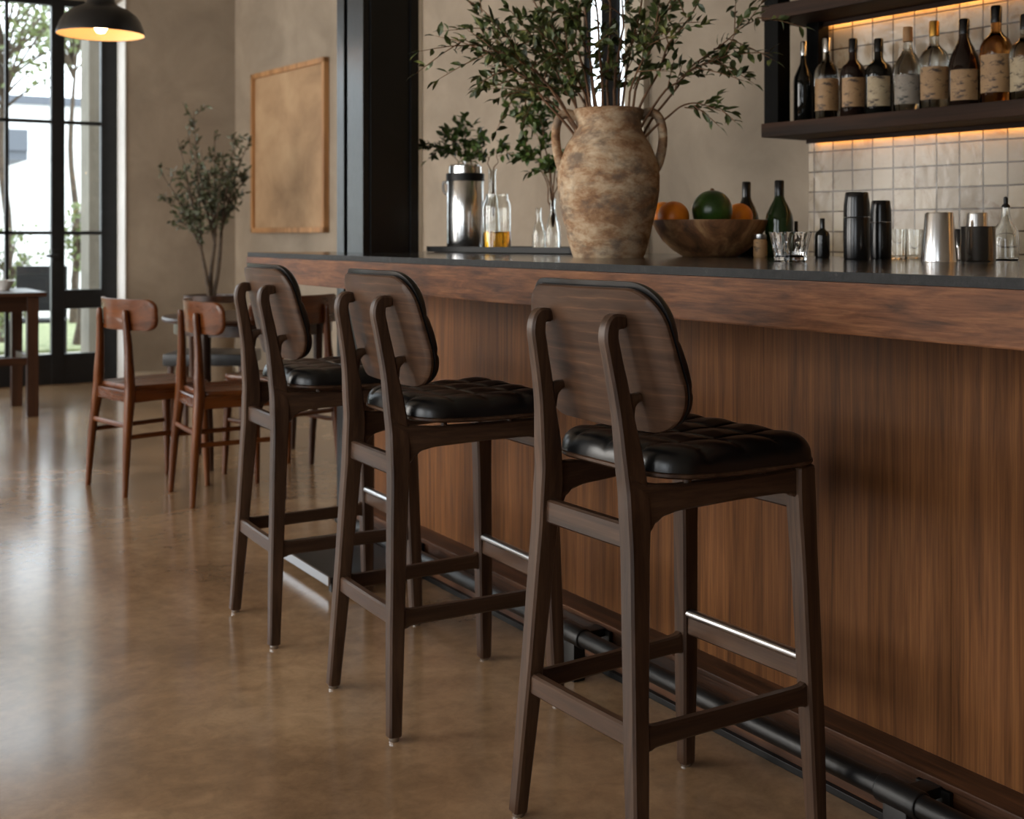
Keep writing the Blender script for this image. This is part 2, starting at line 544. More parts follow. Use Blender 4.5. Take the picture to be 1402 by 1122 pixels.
    def pad(self, outline, rings, fn_top, fn_bot, mapf):
        """closed slab over an outline (list of 2-d points); fn(u,v,r) -> height"""
        n = len(outline)
        cx = sum(p[0] for p in outline) / n; cy = sum(p[1] for p in outline) / n
        vs = []
        def layer(fn):
            base = len(vs)
            vs.append(mapf(cx, cy, fn(cx, cy, 0)))
            for r in rings:
                for (x, y) in outline:
                    u, v = cx + (x - cx) * r, cy + (y - cy) * r
                    vs.append(mapf(u, v, fn(u, v, r)))
            return base
        t = layer(fn_top); b = layer(fn_bot)
        fs = []
        for base, flip in ((t, False), (b, True)):
            for i in range(n):
                j = (i + 1) % n
                f = (base, base + 1 + i, base + 1 + j)
                fs.append(f[::-1] if flip else f)
                for k in range(len(rings) - 1):
                    o = base + 1 + k * n
                    f = (o + i, o + n + i, o + n + j, o + j)
                    fs.append(f[::-1] if flip else f)
        o = (len(rings) - 1) * n + 1
        for i in range(n):
            j = (i + 1) % n
            fs.append((t + o + i, b + o + i, b + o + j, t + o + j))
        self.add(vs, fs)

    def build(self, name, mats, parent=None, smooth=True, loc=None, rotz=0.0, fix=True, angle=40):
        me = bpy.data.meshes.new(name)
        me.from_pydata(self.v, [], self.f)
        if not isinstance(mats, (list, tuple)):
            mats = [mats]
        for m in mats:
            me.materials.append(m)
        me.polygons.foreach_set('material_index', self.fm)
        if fix:
            bm = bmesh.new(); bm.from_mesh(me)
            bmesh.ops.recalc_face_normals(bm, faces=bm.faces)
            bm.to_mesh(me); bm.free()
        if smooth:
            me.polygons.foreach_set('use_smooth', [True] * len(me.polygons))
            try:
                me.set_sharp_from_angle(angle=math.radians(angle))
            except Exception:
                pass
        me.update()
        o = bpy.data.objects.new(name, me)
        COL.objects.link(o)
        if parent is not None:
            o.parent = parent
        if loc is not None:
            o.location = loc
        o.rotation_euler = (0, 0, rotz)
        return o

def empty(name, loc=(0, 0, 0), rotz=0.0):
    o = bpy.data.objects.new(name, None)
    o.empty_display_size = 0.1
    o.location = loc
    o.rotation_euler = (0, 0, rotz)
    COL.objects.link(o)
    return o

def tag(o, label=None, cat=None, group=None, kind=None):
    if label: o['label'] = label
    if cat: o['category'] = cat
    if group: o['group'] = group
    if kind: o['kind'] = kind
    return o

def structure(o, label):
    return tag(o, label, None, None, 'structure')

def copy_tree(o, parent=None):
    c = o.copy()
    COL.objects.link(c)
    c.parent = parent
    for ch in list(o.children):
        copy_tree(ch, c)
    return c

def rounded(corners, n=10):
    """corners: (x, y, r) in order -> outline with rounded corners"""
    out = []
    N = len(corners)
    for i in range(N):
        p = Vector(corners[i][:2]); r = corners[i][2]
        a = (Vector(corners[i - 1][:2]) - p).normalized()
        b = (Vector(corners[(i + 1) % N][:2]) - p).normalized()
        half = math.acos(max(-1, min(1, a.dot(b)))) / 2
        d = r / math.tan(half)
        c = p + (a + b).normalized() * (r / math.sin(half))
        s = p + a * d - c; e = p + b * d - c
        a0 = math.atan2(s.y, s.x); a1 = math.atan2(e.y, e.x)
        da = (a1 - a0 + PI) % (2 * PI) - PI
        for k in range(n + 1):
            an = a0 + da * k / n
            out.append((c.x + r * math.cos(an), c.y + r * math.sin(an)))
    # densify the straight runs
    res = []
    for i, p in enumerate(out):
        q = out[(i + 1) % len(out)]
        res.append(p)
        L = math.dist(p, q)
        k = int(L / 0.009)
        for j in range(1, k + 1):
            t = j / (k + 1)
            res.append((p[0] + (q[0] - p[0]) * t, p[1] + (q[1] - p[1]) * t))
    return res

# ------------------------------------------------------------------ room shell
m = MB(); m.box((-3.8, -3.8, -0.1), (5.2, 10.27, 0.0))
structure(m.build('floor', M['floor'], smooth=False), 'brown polished concrete floor of the bar')
m = MB(); m.box((-3.8, -3.8, 3.9), (5.2, 10.4, 4.05))
structure(m.build('ceiling', M['ceiling'], smooth=False), 'ceiling above the bar room')

# window wall at the far end, with the wide steel-framed opening
XO0, XO1, ZO = -2.2, 2.36, 3.0
m = MB()
m.box((XO1, 9.85, 0), (3.9, 10.25, 3.9))
m.box((-3.8, 9.85, 0), (XO0, 10.25, 3.9))
m.box((XO0, 9.85, ZO), (XO1, 10.25, 3.9))
structure(m.build('wall_far', M['plaster'], smooth=False), 'plaster wall around the tall steel glazed doors')
# picture wall
t0, t1 = 6.4, 9.95
m = MB(); m.box((0, t0, 0), (0.2, t1, 3.9))
structure(m.build('wall_right', M['plaster'], smooth=False, loc=(PX, 0, 0), rotz=WA), 'plaster wall the brown panel hangs on')
# wall behind the bar with a narrow window
dA, tA = wall_px(862); dB, tB = wall_px(799)
m = MB()
m.box((0, -3.6, 0), (0.05, tA, 3.9))
m.box((0, tB, 0), (0.05, tB + 0.6, 3.9))
m.box((0, tB + 0.6, 0), (0.42, 6.52, 3.9))
m.box((0, tA, 0), (0.05, tB, 0.95))
m.box((0, tA, 3.3), (0.05, tB, 3.9))
structure(m.build('wall_back', M['plaster'], smooth=False, loc=(WX, 0, 0), rotz=WA), 'plaster wall behind the bar counter')
m = MB(); m.box((-3.8, -3.8, 0), (5.2, -3.6, 3.9))
structure(m.build('wall_rear', M['plaster'], smooth=False), 'plaster wall behind the viewpoint')
# left wall with three daylight openings
WIN = [(-2.6, -0.4), (0.6, 2.8), (3.8, 6.0), (7.0, 9.0)]
DAYLIGHT = [2.0, 5.5, 20.0, 21.0]
m = MB()
edges = [-3.6] + [e for w in WIN for e in w] + [9.85]
for i in range(0, len(edges), 2):
    m.box((-3.8, edges[i], 0), (-3.6, edges[i + 1], 3.9))
for a, b in WIN:
    m.box((-3.8, a, 0), (-3.6, b, 0.5)); m.box((-3.8, a, 3.2), (-3.6, b, 3.9))
structure(m.build('wall_left', M['plaster'], smooth=False), 'plaster wall with tall windows beside the room')
for i, (a, b) in enumerate(WIN):
    r = empty('window_%d' % (i + 2), (0, 0, 0))
    m = MB()
    for y in (a + 0.03, a + (b - a) / 3, a + 2 * (b - a) / 3, b - 0.03):
        m.box((-3.74, y - 0.025, 0.5), (-3.68, y + 0.025, 3.2))
    for z in (0.53, 1.4, 2.3, 3.17):
        m.box((-3.735, a, z - 0.02), (-3.685, b, z + 0.02))
    m.build('window_frame', M['black_metal'], r, smooth=False)
    structure(r, 'tall steel framed window in the side wall')

# glazed steel doors in the far wall
YD = 10.12
door = empty('door_1', (0, YD, 0))
stile = MB(); glassm = MB()
bars_wide = [2.29, 1.90, 1.175, 0.45, -0.275, -1.0, -1.725, -2.15]
for x in bars_wide:
    w = 0.05 if x < 2.2 else 0.065
    stile.box((x - w, -0.035, 0), (x + w, 0.035, ZO), 0.006)
for x in [1.53, 0.81, 0.09, -0.64, -1.36]:
    stile.box((x - 0.014, -0.02, 0.2), (x + 0.014, 0.02, ZO), 0.004)
for z in (1.178, 2.042):
    stile.box((XO0, -0.02, z - 0.014), (XO1, 0.02, z + 0.014), 0.004)
stile.box((XO0, -0.03, 0.0), (XO1, 0.03, 0.235), 0.006)
stile.box((XO0, -0.03, 2.945), (XO1, 0.03, ZO), 0.006)
stile.box((1.95, -0.028, 0.585), (2.23, 0.028, 0.735), 0.006)
stile.build('door_frame', M['black_metal'], door, smooth=False)
glassm.box((XO0 + 0.01, -0.003, 0.2), (XO1 - 0.01, 0.003, 2.96))
glassm.build('door_glass', M['pane'], door, smooth=False)
m = MB(); m.tube([(1.885, -0.035, 1.0), (1.885, -0.09, 1.0), (1.885, -0.1, 1.0), (1.80, -0.1, 1.0)], 0.011, 10, 3)
m.box((1.86, -0.045, 0.95), (1.91, -0.034, 1.05), 0.003)
m.build('door_handle', M['black_metal'], door)
structure(door, 'tall black steel glazed doors opening to the garden')
m = MB(); m.box((2.361, 9.78, 0.0), (3.2, 9.85, 0.09), 0.004)
structure(m.build('baseboard_far', M['plaster_pale'], smooth=False), 'pale skirting at the foot of the far wall')
m = MB(); m.box((-0.02, 6.6, 0), (0.0, 9.9, 0.1), 0.004)
structure(m.build('baseboard_right', M['plaster_pale'], smooth=False, loc=(PX, 0, 0), rotz=WA), 'pale skirting at the foot of the picture wall')
m = MB(); m.box((XO1 - 0.012, 9.84, 0.0), (XO1, 10.08, ZO), 0.003)  # reveal lining whitened so its colour stands in for daylight on the jamb
structure(m.build('trim_3', M['white_wall'], smooth=False), 'jamb lining coloured white as painted daylight beside the glazed doors')
# pale casing at the wall end and at the narrow window
d0, tt = wall_px(575)
m = MB(); m.box((-0.03, tt - 0.03, 0), (0.0, tt + 0.06, 3.9), 0.004)
structure(m.build('trim_1', M['plaster_pale'], smooth=False, loc=(WX, 0, 0), rotz=WA), 'pale vertical casing at the end of the bar wall')
dC, tC = wall_px(889)
m = MB(); m.box((-0.035, tC, 0.9), (0.0, tA, 3.4), 0.004)
structure(m.build('trim_2', M['plaster_pale'], smooth=False, loc=(WX, 0, 0), rotz=WA), 'cream casing beside the narrow window behind the clay jar')
r = empty('window_1', (WX, 0, 0), WA)
m = MB()
w = tB - tA
def tpx(px): return wall_px(px, 0)[1]
m.box((0.005, tA, 0.95), (0.03, tpx(858), 3.3)); m.box((0.005, tpx(843), 0.95), (0.03, tpx(822), 3.3)); m.box((0.005, tpx(803), 0.95), (0.03, tB, 3.3))
m.box((0.005, tA, 0.95), (0.03, tB, 1.0)); m.box((0.005, tA, 3.25), (0.03, tB, 3.3))
m.build('window_frame', M['post_black'], r, smooth=False)
m = MB(); m.box((0.015, tA, 1.0), (0.018, tB, 3.25)); m.build('window_glass', M['pane'], r, smooth=False)
structure(r, 'narrow steel window behind the clay jar')
# tiled part of the wall behind the bar
dT, tT = wall_px(1110)
m = MB(); m.box((-0.012, -3.5, 0.0), (0.0, tT, 3.9))
structure(m.build('wall_tile', M['tiles'], smooth=False, loc=(WX, 0, 0), rotz=WA), 'wall face of handmade square cream tiles')

# ------------------------------------------------------------------ bar counter
XA, XB = 1.65, 2.92           # front of apron, back edge
ZT = 1.086
YB0, YB1 = -1.0, 4.88
PANX, PLX = 1.96, 1.885
PEND = 4.315
cx0, cx1, cy0, cy1 = 2.0, 2.235, 4.50, 4.775    # column footprint
bar = empty('bar_counter', (XA, 0, 0))
def bl(x): return x - XA
m = MB()
xs = [bl(XA + 0.005), bl(cx0 - 0.003), bl(cx1 + 0.003), bl(XB)]
ys = [YB0, cy0 - 0.003, cy1 + 0.003, YB1]
for i in range(3):
    for j in range(3):
        if i == 1 and j == 1: continue
        m.add([(xs[i], ys[j], ZT), (xs[i + 1], ys[j], ZT), (xs[i + 1], ys[j + 1], ZT), (xs[i], ys[j + 1], ZT)], [(0, 1, 2, 3)])
        m.add([(xs[i], ys[j], ZT - .018), (xs[i + 1], ys[j], ZT - .018), (xs[i + 1], ys[j + 1], ZT - .018), (xs[i], ys[j + 1], ZT - .018)], [(3, 2, 1, 0)])
m.mi = 1
for (a, b) in (((xs[0], ys[0]), (xs[3], ys[0])), ((xs[3], ys[0]), (xs[3], ys[3])), ((xs[3], ys[3]), (xs[0], ys[3])), ((xs[0], ys[3]), (xs[0], ys[0])),
               ((xs[1], ys[1]), (xs[1], ys[2])), ((xs[1], ys[2]), (xs[2], ys[2])), ((xs[2], ys[2]), (xs[2], ys[1])), ((xs[2], ys[1]), (xs[1], ys[1]))):
    m.add([(a[0], a[1], ZT - .018), (b[0], b[1], ZT - .018), (b[0], b[1], ZT), (a[0], a[1], ZT)], [(0, 1, 2, 3)])
st = m.build('stone_top', [M['stone'], M['stone_edge']], bar, smooth=False, fix=False)
st['label'] = 'dark grey stone slab with a rough edge'
m = MB()
m.box((0, YB0, 0.974), (0.04, YB1, 1.0675), 0.003)
m.box((0.04, YB1 - 0.04, 0.974), (bl(XB), YB1, 1.0675), 0.003)
m.box((0.04, YB0, 1.03), (0.30, YB1 - 0.04, 1.0675))
m.build('apron', M['apron'], bar, smooth=False)
# front boards
seam = [YB0]
dS = 1.96
for px in (1302, 653):
    a, b = ray(px); seam.append(b * (PANX / a))
seam += [PEND]
seam = sorted(seam)
extra = []
for a, b in zip(seam, seam[1:]):
    n = max(1, round((b - a) / 1.3))
    extra += [a + (b - a) * k / n for k in range(n)]
extra.append(PEND)
for a, b in zip(extra, extra[1:]):
    m = MB(); m.box((bl(PANX), a + 0.0004, 0.12), (bl(PANX + 0.03), b - 0.0004, 1.03), 0.0006)
    m.build('front_panel', M['panel'], bar, smooth=False)
m = MB(); m.box((bl(PANX + 0.032), YB0, 0.0), (bl(2.8), PEND - 0.03, 1.067)); m.build('carcass', M['plinth'], bar, smooth=False)
m = MB(); m.box((bl(PANX + 0.032), PEND - 0.03, 0.0), (bl(2.8), PEND, 1.03), 0.002); m.build('end_panel', M['panel'], bar, smooth=False)
m = MB()
m.box((bl(PLX), YB0, 0.016), (bl(PANX), PEND, 0.118), 0.002)
m.box((bl(PLX - 0.008), YB0, 0.118), (bl(PANX + 0.001), PEND, 0.132), 0.003)
m.build('plinth', M['plinth'], bar, smooth=False)
m = MB(); m.box((bl(PLX - 0.012), YB0, 0.0), (bl(PLX + 0.02), PEND, 0.016), 0.002); m.build('floor_strip', M['matte_black'], bar, smooth=False)
tag(bar, 'long wooden bar counter with a dark stone top', 'bar counter')

# foot rail
rail = empty('foot_rail', (1.79, 0, 0))
m = MB(); m.tube([(0, -0.95, 0.115), (0, 2, 0.115), (0, 4.25, 0.115)], 0.0215, 20, 1, 0.004); m.build('pipe', M['black_metal'], rail)
for y in (0.51, 1.6, 2.69, 3.78):
    m = MB()
    m.tube([(0, y - 0.045, 0.115), (0, y + 0.045, 0.115)], 0.0262, 20, 1, 0.003)
    m.box((-0.02, y - 0.028, 0.0), (0.016, y + 0.028, 0.115), 0.004)
    m.box((0.0, y - 0.02, 0.1), (PLX - 1.79 - 0.008, y + 0.02, 0.122), 0.004)
    m.box((PLX - 1.79 - 0.012, y - 0.04, 0.045), (PLX - 1.79 - 0.002, y + 0.04, 0.116), 0.002)
    m.build('bracket', M['black_metal'], rail)
tag(rail, 'black pipe foot rail along the base of the bar', 'foot rail')

# low steel platform at the far end of the bar
pl = empty('floor_platform', (1.70, 3.98, 0))
m = MB(); m.box((-0.16, -0.25, 0.03), (0.15, 0.3, 0.05), 0.003); m.build('plate', M['platform'], pl, smooth=False)
m = MB(); m.box((-0.168, -0.25, 0.024), (-0.16, 0.3, 0.054), 0.002); m.build('edge_strip', M['chrome'], pl, smooth=False)
for x, y in ((-0.14, -0.23), (-0.14, 0.28), (0.12, -0.23), (0.12, 0.28)):
    m = MB(); m.box((x - 0.012, y - 0.012, 0), (x + 0.012, y + 0.012, 0.03)); m.build('foot', M['black_metal'], pl, smooth=False)
tag(pl, 'low dark steel floor plate behind the farthest bar stool', 'platform')

# steel column at the end of the bar
cl = empty('steel_column', ((cx0 + cx1) / 2, (cy0 + cy1) / 2, 0))
hx, hy = (cx1 - cx0) / 2, (cy1 - cy0) / 2
m = MB(); m.box((-hx + 0.03, -hy, 0), (hx, -hy + 0.16, 3.9), 0.003); m.build('box_section', M['column_steel'], cl, smooth=False)
m = MB(); m.box((-hx, -hy + 0.01, 0), (-hx + 0.03, -hy + 0.165, 3.9), 0.003); m.build('side_plate', M['column_steel'], cl, smooth=False)
m = MB(); m.box((-hx - 0.0, -hy + 0.2, 0), (hx, hy, 3.9), 0.003); m.build('back_flange', M['column_steel'], cl, smooth=False)
m = MB(); m.box((-hx + 0.05, -hy + 0.15, 0), (hx - 0.02, -hy + 0.21, 3.9)); m.build('web', M['matte_black'], cl, smooth=False)
m = MB(); m.box((hx - 0.035, -hy - 0.012, 0), (hx, -hy, 3.9), 0.002); m.build('edge_flange', M['column_steel'], cl, smooth=False)
tag(cl, 'black steel column rising through the end of the bar', 'column')

# ------------------------------------------------------------------ bar stools
def tuft(u, v, us, vs, sig=0.006):
    g = 0.0
    for a in us: g = max(g, math.exp(-((u - a) / sig) ** 2))
    for a in vs: g = max(g, math.exp(-((v - a) / sig) ** 2))
    return g
RINGS = [k / 44 for k in range(1, 40)] + [0.905, 0.925, 0.945, 0.962, 0.976, 0.988, 0.996, 1.0]

def make_stool():
    root = empty('bar_stool')
    WX_, WY_, WZ_ = M['stool_x'], M['stool_y'], M['stool_z']
    for s in (1, -1):
        m = MB()
        m.sweep([(-0.2175, s * .19, .012), (-.203, s * .166, .28), (-.189, s * .146, .54), (-.183, s * .136, .66), (-.187, s * .130, .73), (-.203, s * .122, .85),
                 (-.219, s * .117, .935), (-.225, s * .115, .972), (-.218, s * .115, .996), (-.196, s * .115, .998)],
                [(.0145, .0155), (.0175, .0185), (.0185, .0215), (.0185, .0255), (.0175, .0235), (.0145, .0175), (.0135, .0160), (.0135, .0158), (.013, .0150), (.012, .0125)],
                (0, 1, 0), 24, 5.0, 6, True, 0.004)
        # spur that meets the shell
        m.sweep([(-.196, s * .122, .825), (-.180, s * .120, .853), (-.160, s * .119, .862)], [(.011, .022), (.010, .013), (.010, .008)], (0, 1, 0), 14, 3, 5)
        leg = m.build('leg', WZ_, root)
        g = MB(); g.lathe([(0, 0), (.010, 0), (.0115, .003), (.0115, .013), (0, .013)], 16, (-.2175, s * .19, 0)); g.build('glide', M['chrome'], leg)
        m = MB()
        m.sweep([(.2175, s * .19, .012), (.211, s * .182, .25), (.203, s * .174, .5), (.198, s * .169, .64), (.197, s * .168, .706)],
                [(.0155, .016), (.019, .0195), (.020, .0205), (.021, .023), (.0205, .022)], (0, 1, 0), 24, 5.0, 6, True, 0.008)
        leg = m.build('leg', WZ_, root)
        g = MB(); g.lathe([(0, 0), (.010, 0), (.0115, .003), (.0115, .013), (0, .013)], 16, (.2175, s * .19, 0)); g.build('glide', M['chrome'], leg)
        # seat side rail, flared where it meets the legs
        m = MB()
        m.sweep([(-.188, s * .137, .664), (-.170, s * .138, .668), (-.150, s * .140, .673), (-.125, s * .143, .677), (-.08, s * .147, .679), (.05, s * .157, .682), (.14, s * .164, .684), (.165, s * .166, .683), (.18, s * .167, .681), (.195, s * .168, .679)],
                [(.012, .068), (.0125, .050), (.0125, .036), (.0125, .028), (.0125, .0235), (.0125, .021), (.0125, .0215), (.0125, .024), (.0125, .029), (.0125, .032)], (0, 1, 0), 16, 4, 5)
        m.build('side_rail', WX_, root)
        # low side stretcher
        m = MB()
        m.sweep([(-.203, s * .167, .268), (-.18, s * .169, .269), (-.15, s * .170, .27), (.0, s * .175, .272), (.16, s * .18, .274), (.19, s * .181, .275), (.212, s * .182, .276)],
                [(.010, .034), (.0105, .023), (.0105, .0185), (.0105, .0175), (.0105, .0185), (.0105, .023), (.010, .03)], (0, 1, 0), 16, 4, 5)
        m.build('stretcher', WX_, root)
        # little spacers between rail and seat
        for x in (-.07, .10):
            sp = MB(); yy = s * (.147 + .09 * (x + .08) / 1.0)
            sp.tube([(x, yy, .698), (x, yy, .716)], .008, 10, 1); sp.build('spacer', M['stool_z'], root)
    # rear rails
    m = MB(); m.sweep([(-.186, .139, .615), (-.187, 0, .615), (-.186, -.139, .615)], [(.0235, .011)] * 3, (0, 0, 1), 16, 6, 4); m.build('rear_rail', WY_, root)
    m = MB(); m.sweep([(-.203, .163, .272), (-.205, 0, .272), (-.203, -.163, .272)], [(.020, .011)] * 3, (0, 0, 1), 16, 6, 4); m.build('rear_stretcher', WY_, root)
    m = MB(); m.sweep([(.198, .168, .655), (.198, 0, .655), (.198, -.168, .655)], [(.030, .010)] * 3, (0, 0, 1), 16, 6, 4); m.build('front_rail', WY_, root)
    m = MB(); m.sweep([(.208, .178, .316), (.208, 0, .316), (.208, -.178, .316)], [(.022, .011)] * 3, (0, 0, 1), 16, 6, 4); fr = m.build('footrest', WY_, root)
    m = MB(); m.sweep([(.203, .168, .340), (.203, 0, .340), (.203, -.168, .340)], [(.0095, .0115)] * 3, (0, 0, 1), 16, 2.2, 3)
    fp = m.build('wear_strip', M['chrome'], fr); fp['label'] = 'bright metal wear strip'
    # seat
    ol = rounded([(-.155, -.185, .085), (.222, -.212, .055), (.222, .212, .055), (-.155, .185, .085)][::1], 10)
    rise = lambda x: 0.006 * max(0, (abs(x - .03) / .19)) ** 2
    m = MB()
    m.pad(ol, [.3, .6, .9, .97, 1.0], lambda u, v, r: .724 + rise(u) - .003 * (r > .99), lambda u, v, r: .712 + rise(u) + .004 * (r > .99), lambda u, v, h: (u, v, h))
    m.build('seat_shell', M['stool_y'], root)
    us = [-.055, .035, .125]; vs = [-.1, 0.0, .1]
    def seat_top(u, v, r):
        prof = (1 - r ** 12) ** 0.5
        g = tuft(u, v, us, vs, .0035)
        du = min(abs(u - a) for a in us); dv = min(abs(v - a) for a in vs)
        puff = min(1, (min(du, .047) / .047)) ** .45 * min(1, (min(dv, .052) / .052)) ** .45
        return .7245 + rise(u) + prof * (.041 + .007 * puff - .0035 * g)
    m = MB()
    oc = [(x * .99 + .0003, y * .99) for x, y in ol]
    m.pad(oc, RINGS, seat_top, lambda u, v, r: .7235 + rise(u), lambda u, v, h: (u + (.004 if False else 0), v, h))
    m.build('seat_cushion', M['leather'], root, angle=75)
    # backrest
    lean = lambda z: -.186 - (z - .93) * .235
    def bmap(s, t, n):
        z = .93 + t
        return (lean(z) + .62 * s * s + n, s, z + n * .2)
    bo = rounded([(-.202, .127, .080), (-.234, -.134, .088), (.234, -.134, .088), (.202, .127, .080)], 14)
    m = MB()
    m.pad(bo, [.25, .5, .75, .92, .985, 1.0], lambda u, v, r: .012 - .003 * (r > .99), lambda u, v, r: .0 + .003 * (r > .99), bmap)
    br = m.build('backrest', M['plywood'], root)
    bv = [-.055, .035]; bu = [-.14, -.047, .047, .14]
    def bt(u, v, r):
        prof = (1 - r ** 18) ** .5
        g = tuft(u, v, bu, bv, .005)
        du = min(abs(u - a) for a in bu); dv = min(abs(v - a) for a in bv)
        puff = min(1, du / .045) ** .6 * min(1, dv / .045) ** .6
        return .0122 + prof * (.020 + .006 * puff - .0035 * g)
    bc = [(x * 1.006, y * 1.0 + .010 * (y > 0) * min(1, y / .1)) for x, y in bo]
    m = MB(); m.pad(bc, RINGS, bt, lambda u, v, r: .0118, bmap)
    m.build('back_cushion', M['leather'], root, angle=75)
    return root

stool = make_stool()
spots = [((1.494, 1.9265), 2.0, 'nearest and largest bar stool, walnut frame with black tufted seat'),
         ((1.4375, 2.752), -1.5, 'bar stool with black tufted seat standing between two others'),
         ((1.425, 3.50), -2.0, 'farthest bar stool, black tufted seat, standing beside the wooden dining chairs')]
for i, ((x, y), a, lab) in enumerate(spots):
    o = stool if i == 0 else copy_tree(stool)
    o.location = (x, y, 0); o.rotation_euler = (0, 0, math.radians(a))
    tag(o, lab, 'bar stool', 'walnut bar stools lined up along the bar')

# ------------------------------------------------------------------ dining chairs
def make_chair():
    root = empty('dining_chair')
    for s in (1, -1):
        m = MB()
        m.sweep([(-.205, s * .19, .003), (-.19, s * .178, .25), (-.17, s * .163, .44), (-.168, s * .156, .52), (-.168, s * .143, .66), (-.175, s * .133, .78), (-.176, s * .131, .815)],
                [(.011, .012), (.017, .018), (.021, .024), (.0205, .023), (.018, .018), (.014, .014), (.012, .012)], (0, 1, 0), 14, 2.6, 5, True, .008)
        m.build('leg', M['chair_z'], root)
        m = MB()
        m.sweep([(.195, s * .195, .003), (.188, s * .186, .25), (.178, s * .176, .455)], [(.011, .011), (.017, .017), (.022, .022)], (0, 1, 0), 14, 2.6, 5, True, .004)
        m.build('leg', M['chair_z'], root)
        m = MB(); m.sweep([(-.17, s * .165, .437), (0, s * .17, .437), (.178, s * .177, .437)], [(.011, .028), (.011, .024), (.011, .028)], (0, 1, 0), 12, 4, 4); m.build('seat_rail', M['chair_x'], root)
        m = MB(); m.sweep([(-.19, s * .178, .26), (.187, s * .186, .265)], [(.008, .011)] * 2, (0, 1, 0), 10, 2.5, 1); m.build('stretcher', M['chair_x'], root)
    m = MB(); m.sweep([(-.17, .163, .437), (-.175, 0, .437), (-.17, -.163, .437)], [(.026, .011)] * 3, (0, 0, 1), 12, 4, 4); m.build('seat_rail', M['chair_y'], root)
    m = MB(); m.sweep([(.178, .176, .437), (.18, 0, .437), (.178, -.176, .437)], [(.024, .011)] * 3, (0, 0, 1), 12, 4, 4); m.build('seat_rail', M['chair_y'], root)
    m = MB(); m.sweep([(-.187, .175, .31), (-.187, -.175, .31)], [(.011, .008)] * 2, (0, 0, 1), 10, 2.5, 1); m.build('stretcher', M['chair_y'], root)
    ol = rounded([(-.165, -.165, .05), (.215, -.215, .06), (.215, .215, .06), (-.165, .165, .05)], 8)
    m = MB()
    m.pad(ol, [.2, .4, .6, .8, .93, .98, 1.0], lambda u, v, r: .486 - .008 * (1 - r * r) - .008 * (r > .99), lambda u, v, r: .462 + .006 * (r > .99), lambda u, v, h: (u, v, h))
    m.build('seat', M['chair_x'], root)
    # curved top rail
    bo = rounded([(-.232, .070, .045), (-.232, -.070, .05), (.232, -.070, .05), (.232, .070, .045)], 8)
    def cm(s, t, n):
        sx = math.sin(s / .235 * .75) / math.sin(.75) * .265
        return (-.182 + 1.2 * sx * sx - t * .06 + n, sx, .80 + t)
    m = MB(); m.pad(bo, [.25, .5, .75, .92, .98, 1.0], lambda u, v, r: .020 - .005 * (r > .99), lambda u, v, r: .0 + .005 * (r > .99), cm)
    m.build('back_rail', M['chair_y'], root)
    return root
chair = make_chair()
cspots = [((1.49, 5.79), 12, 'reddish wooden dining chair standing closest to the glazed doors'),
          ((1.735, 5.385), -2, 'reddish wooden dining chair just behind the farthest bar stool'),
          ((2.12, 5.74), 108, 'wooden dining chair mostly hidden by the farthest bar stool')]
for i, ((x, y), a, lab) in enumerate(cspots):
    o = chair if i == 0 else copy_tree(chair)
    o.location = (x, y, 0); o.rotation_euler = (0, 0, math.radians(a))
    tag(o, lab, 'chair', 'wooden dining chairs around the round table')

# round table
tb = empty('dining_table', (2.13, 6.18, 0))
m = MB(); m.lathe([(0, .715), (.42, .715), (.455, .722), (.46, .735), (.455, .745), (0, .745)], 56); m.build('tabletop', M['table_wood'], tb)
m = MB(); m.lathe([(.36, .66), (.40, .66), (.40, .714), (.36, .714)], 48, closed=True); m.build('apron', M['table_wood'], tb)
for a in (125, 215, 305, 35):
    c, s = math.cos(math.radians(a)), math.sin(math.radians(a))
    m = MB(); m.sweep([(.39 * c, .39 * s, .712), (.385 * c, .385 * s, .45), (.36 * c, .36 * s, .2), (.35 * c, .35 * s, .002)], [(.024, .024), (.022, .022), (.017, .017), (.013, .013)], (0, 1, 0), 12, 3, 5)
    m.build('leg', M['table_leg'], tb)
tag(tb, 'round dark wooden dining table among the wooden chairs', 'table')
# dark cushioned bench beyond the table
p = at(292, 7.15)
bn = empty('bench', (p.x, p.y, 0), -TH)
m = MB(); m.box((-.24, -.2, .42), (.24, .2, .49), .02); m.build('seat_pad', M['seat_dark'], bn)
for x in (-.2, .2):
    for y in (-.16, .16):
        m = MB(); m.sweep([(x, y, 0), (x, y, .42)], [(.014, .014), (.02, .02)], (0, 1, 0), 10, 3, 1); m.build('leg', M['table_leg'], bn)
tag(bn, 'low bench with a black seat pad beyond the round table', 'bench')

# table near the doors
ft = empty('side_table', (0.80, 8.68, 0))
m = MB(); m.box((-.75, -.36, .765), (.70, .36, .795), .006); m.build('tabletop', M['table_wood'], ft, smooth=False)
m = MB(); m.box((-.68, -.31, .67), (.63, -.29, .765)); m.box((-.68, .29, .67), (.63, .31, .765)); m.box((.61, -.3, .67), (.63, .3, .765)); m.box((-.68, -.3, .67), (-.66, .3, .765))
m.build('apron', M['table_wood'], ft, smooth=False)
for x in (-.66, .62):
    for y in (-.3, .3):
        m = MB(); m.box((x - .035, y - .035, 0), (x + .035, y + .035, .765), .004); m.build('leg', M['table_leg'], ft, smooth=False)
m = MB(); m.box((-.66, -.315, .33), (.62, -.285, .38)); m.build('stretcher', M['table_wood'], ft, smooth=False)
m = MB(); m.box((.605, -.3, .33), (.635, .3, .38)); m.build('stretcher', M['table_wood'], ft, smooth=False)
tag(ft, 'dark square-legged wooden table standing before the glazed doors', 'table')
p = at(4, 8.2)
m = MB(); m.lathe([(0, 0), (.04, 0), (.05, .02), (.075, .06), (.08, .065), (.07, .06), (.04, .015), (0, .012)], 24)
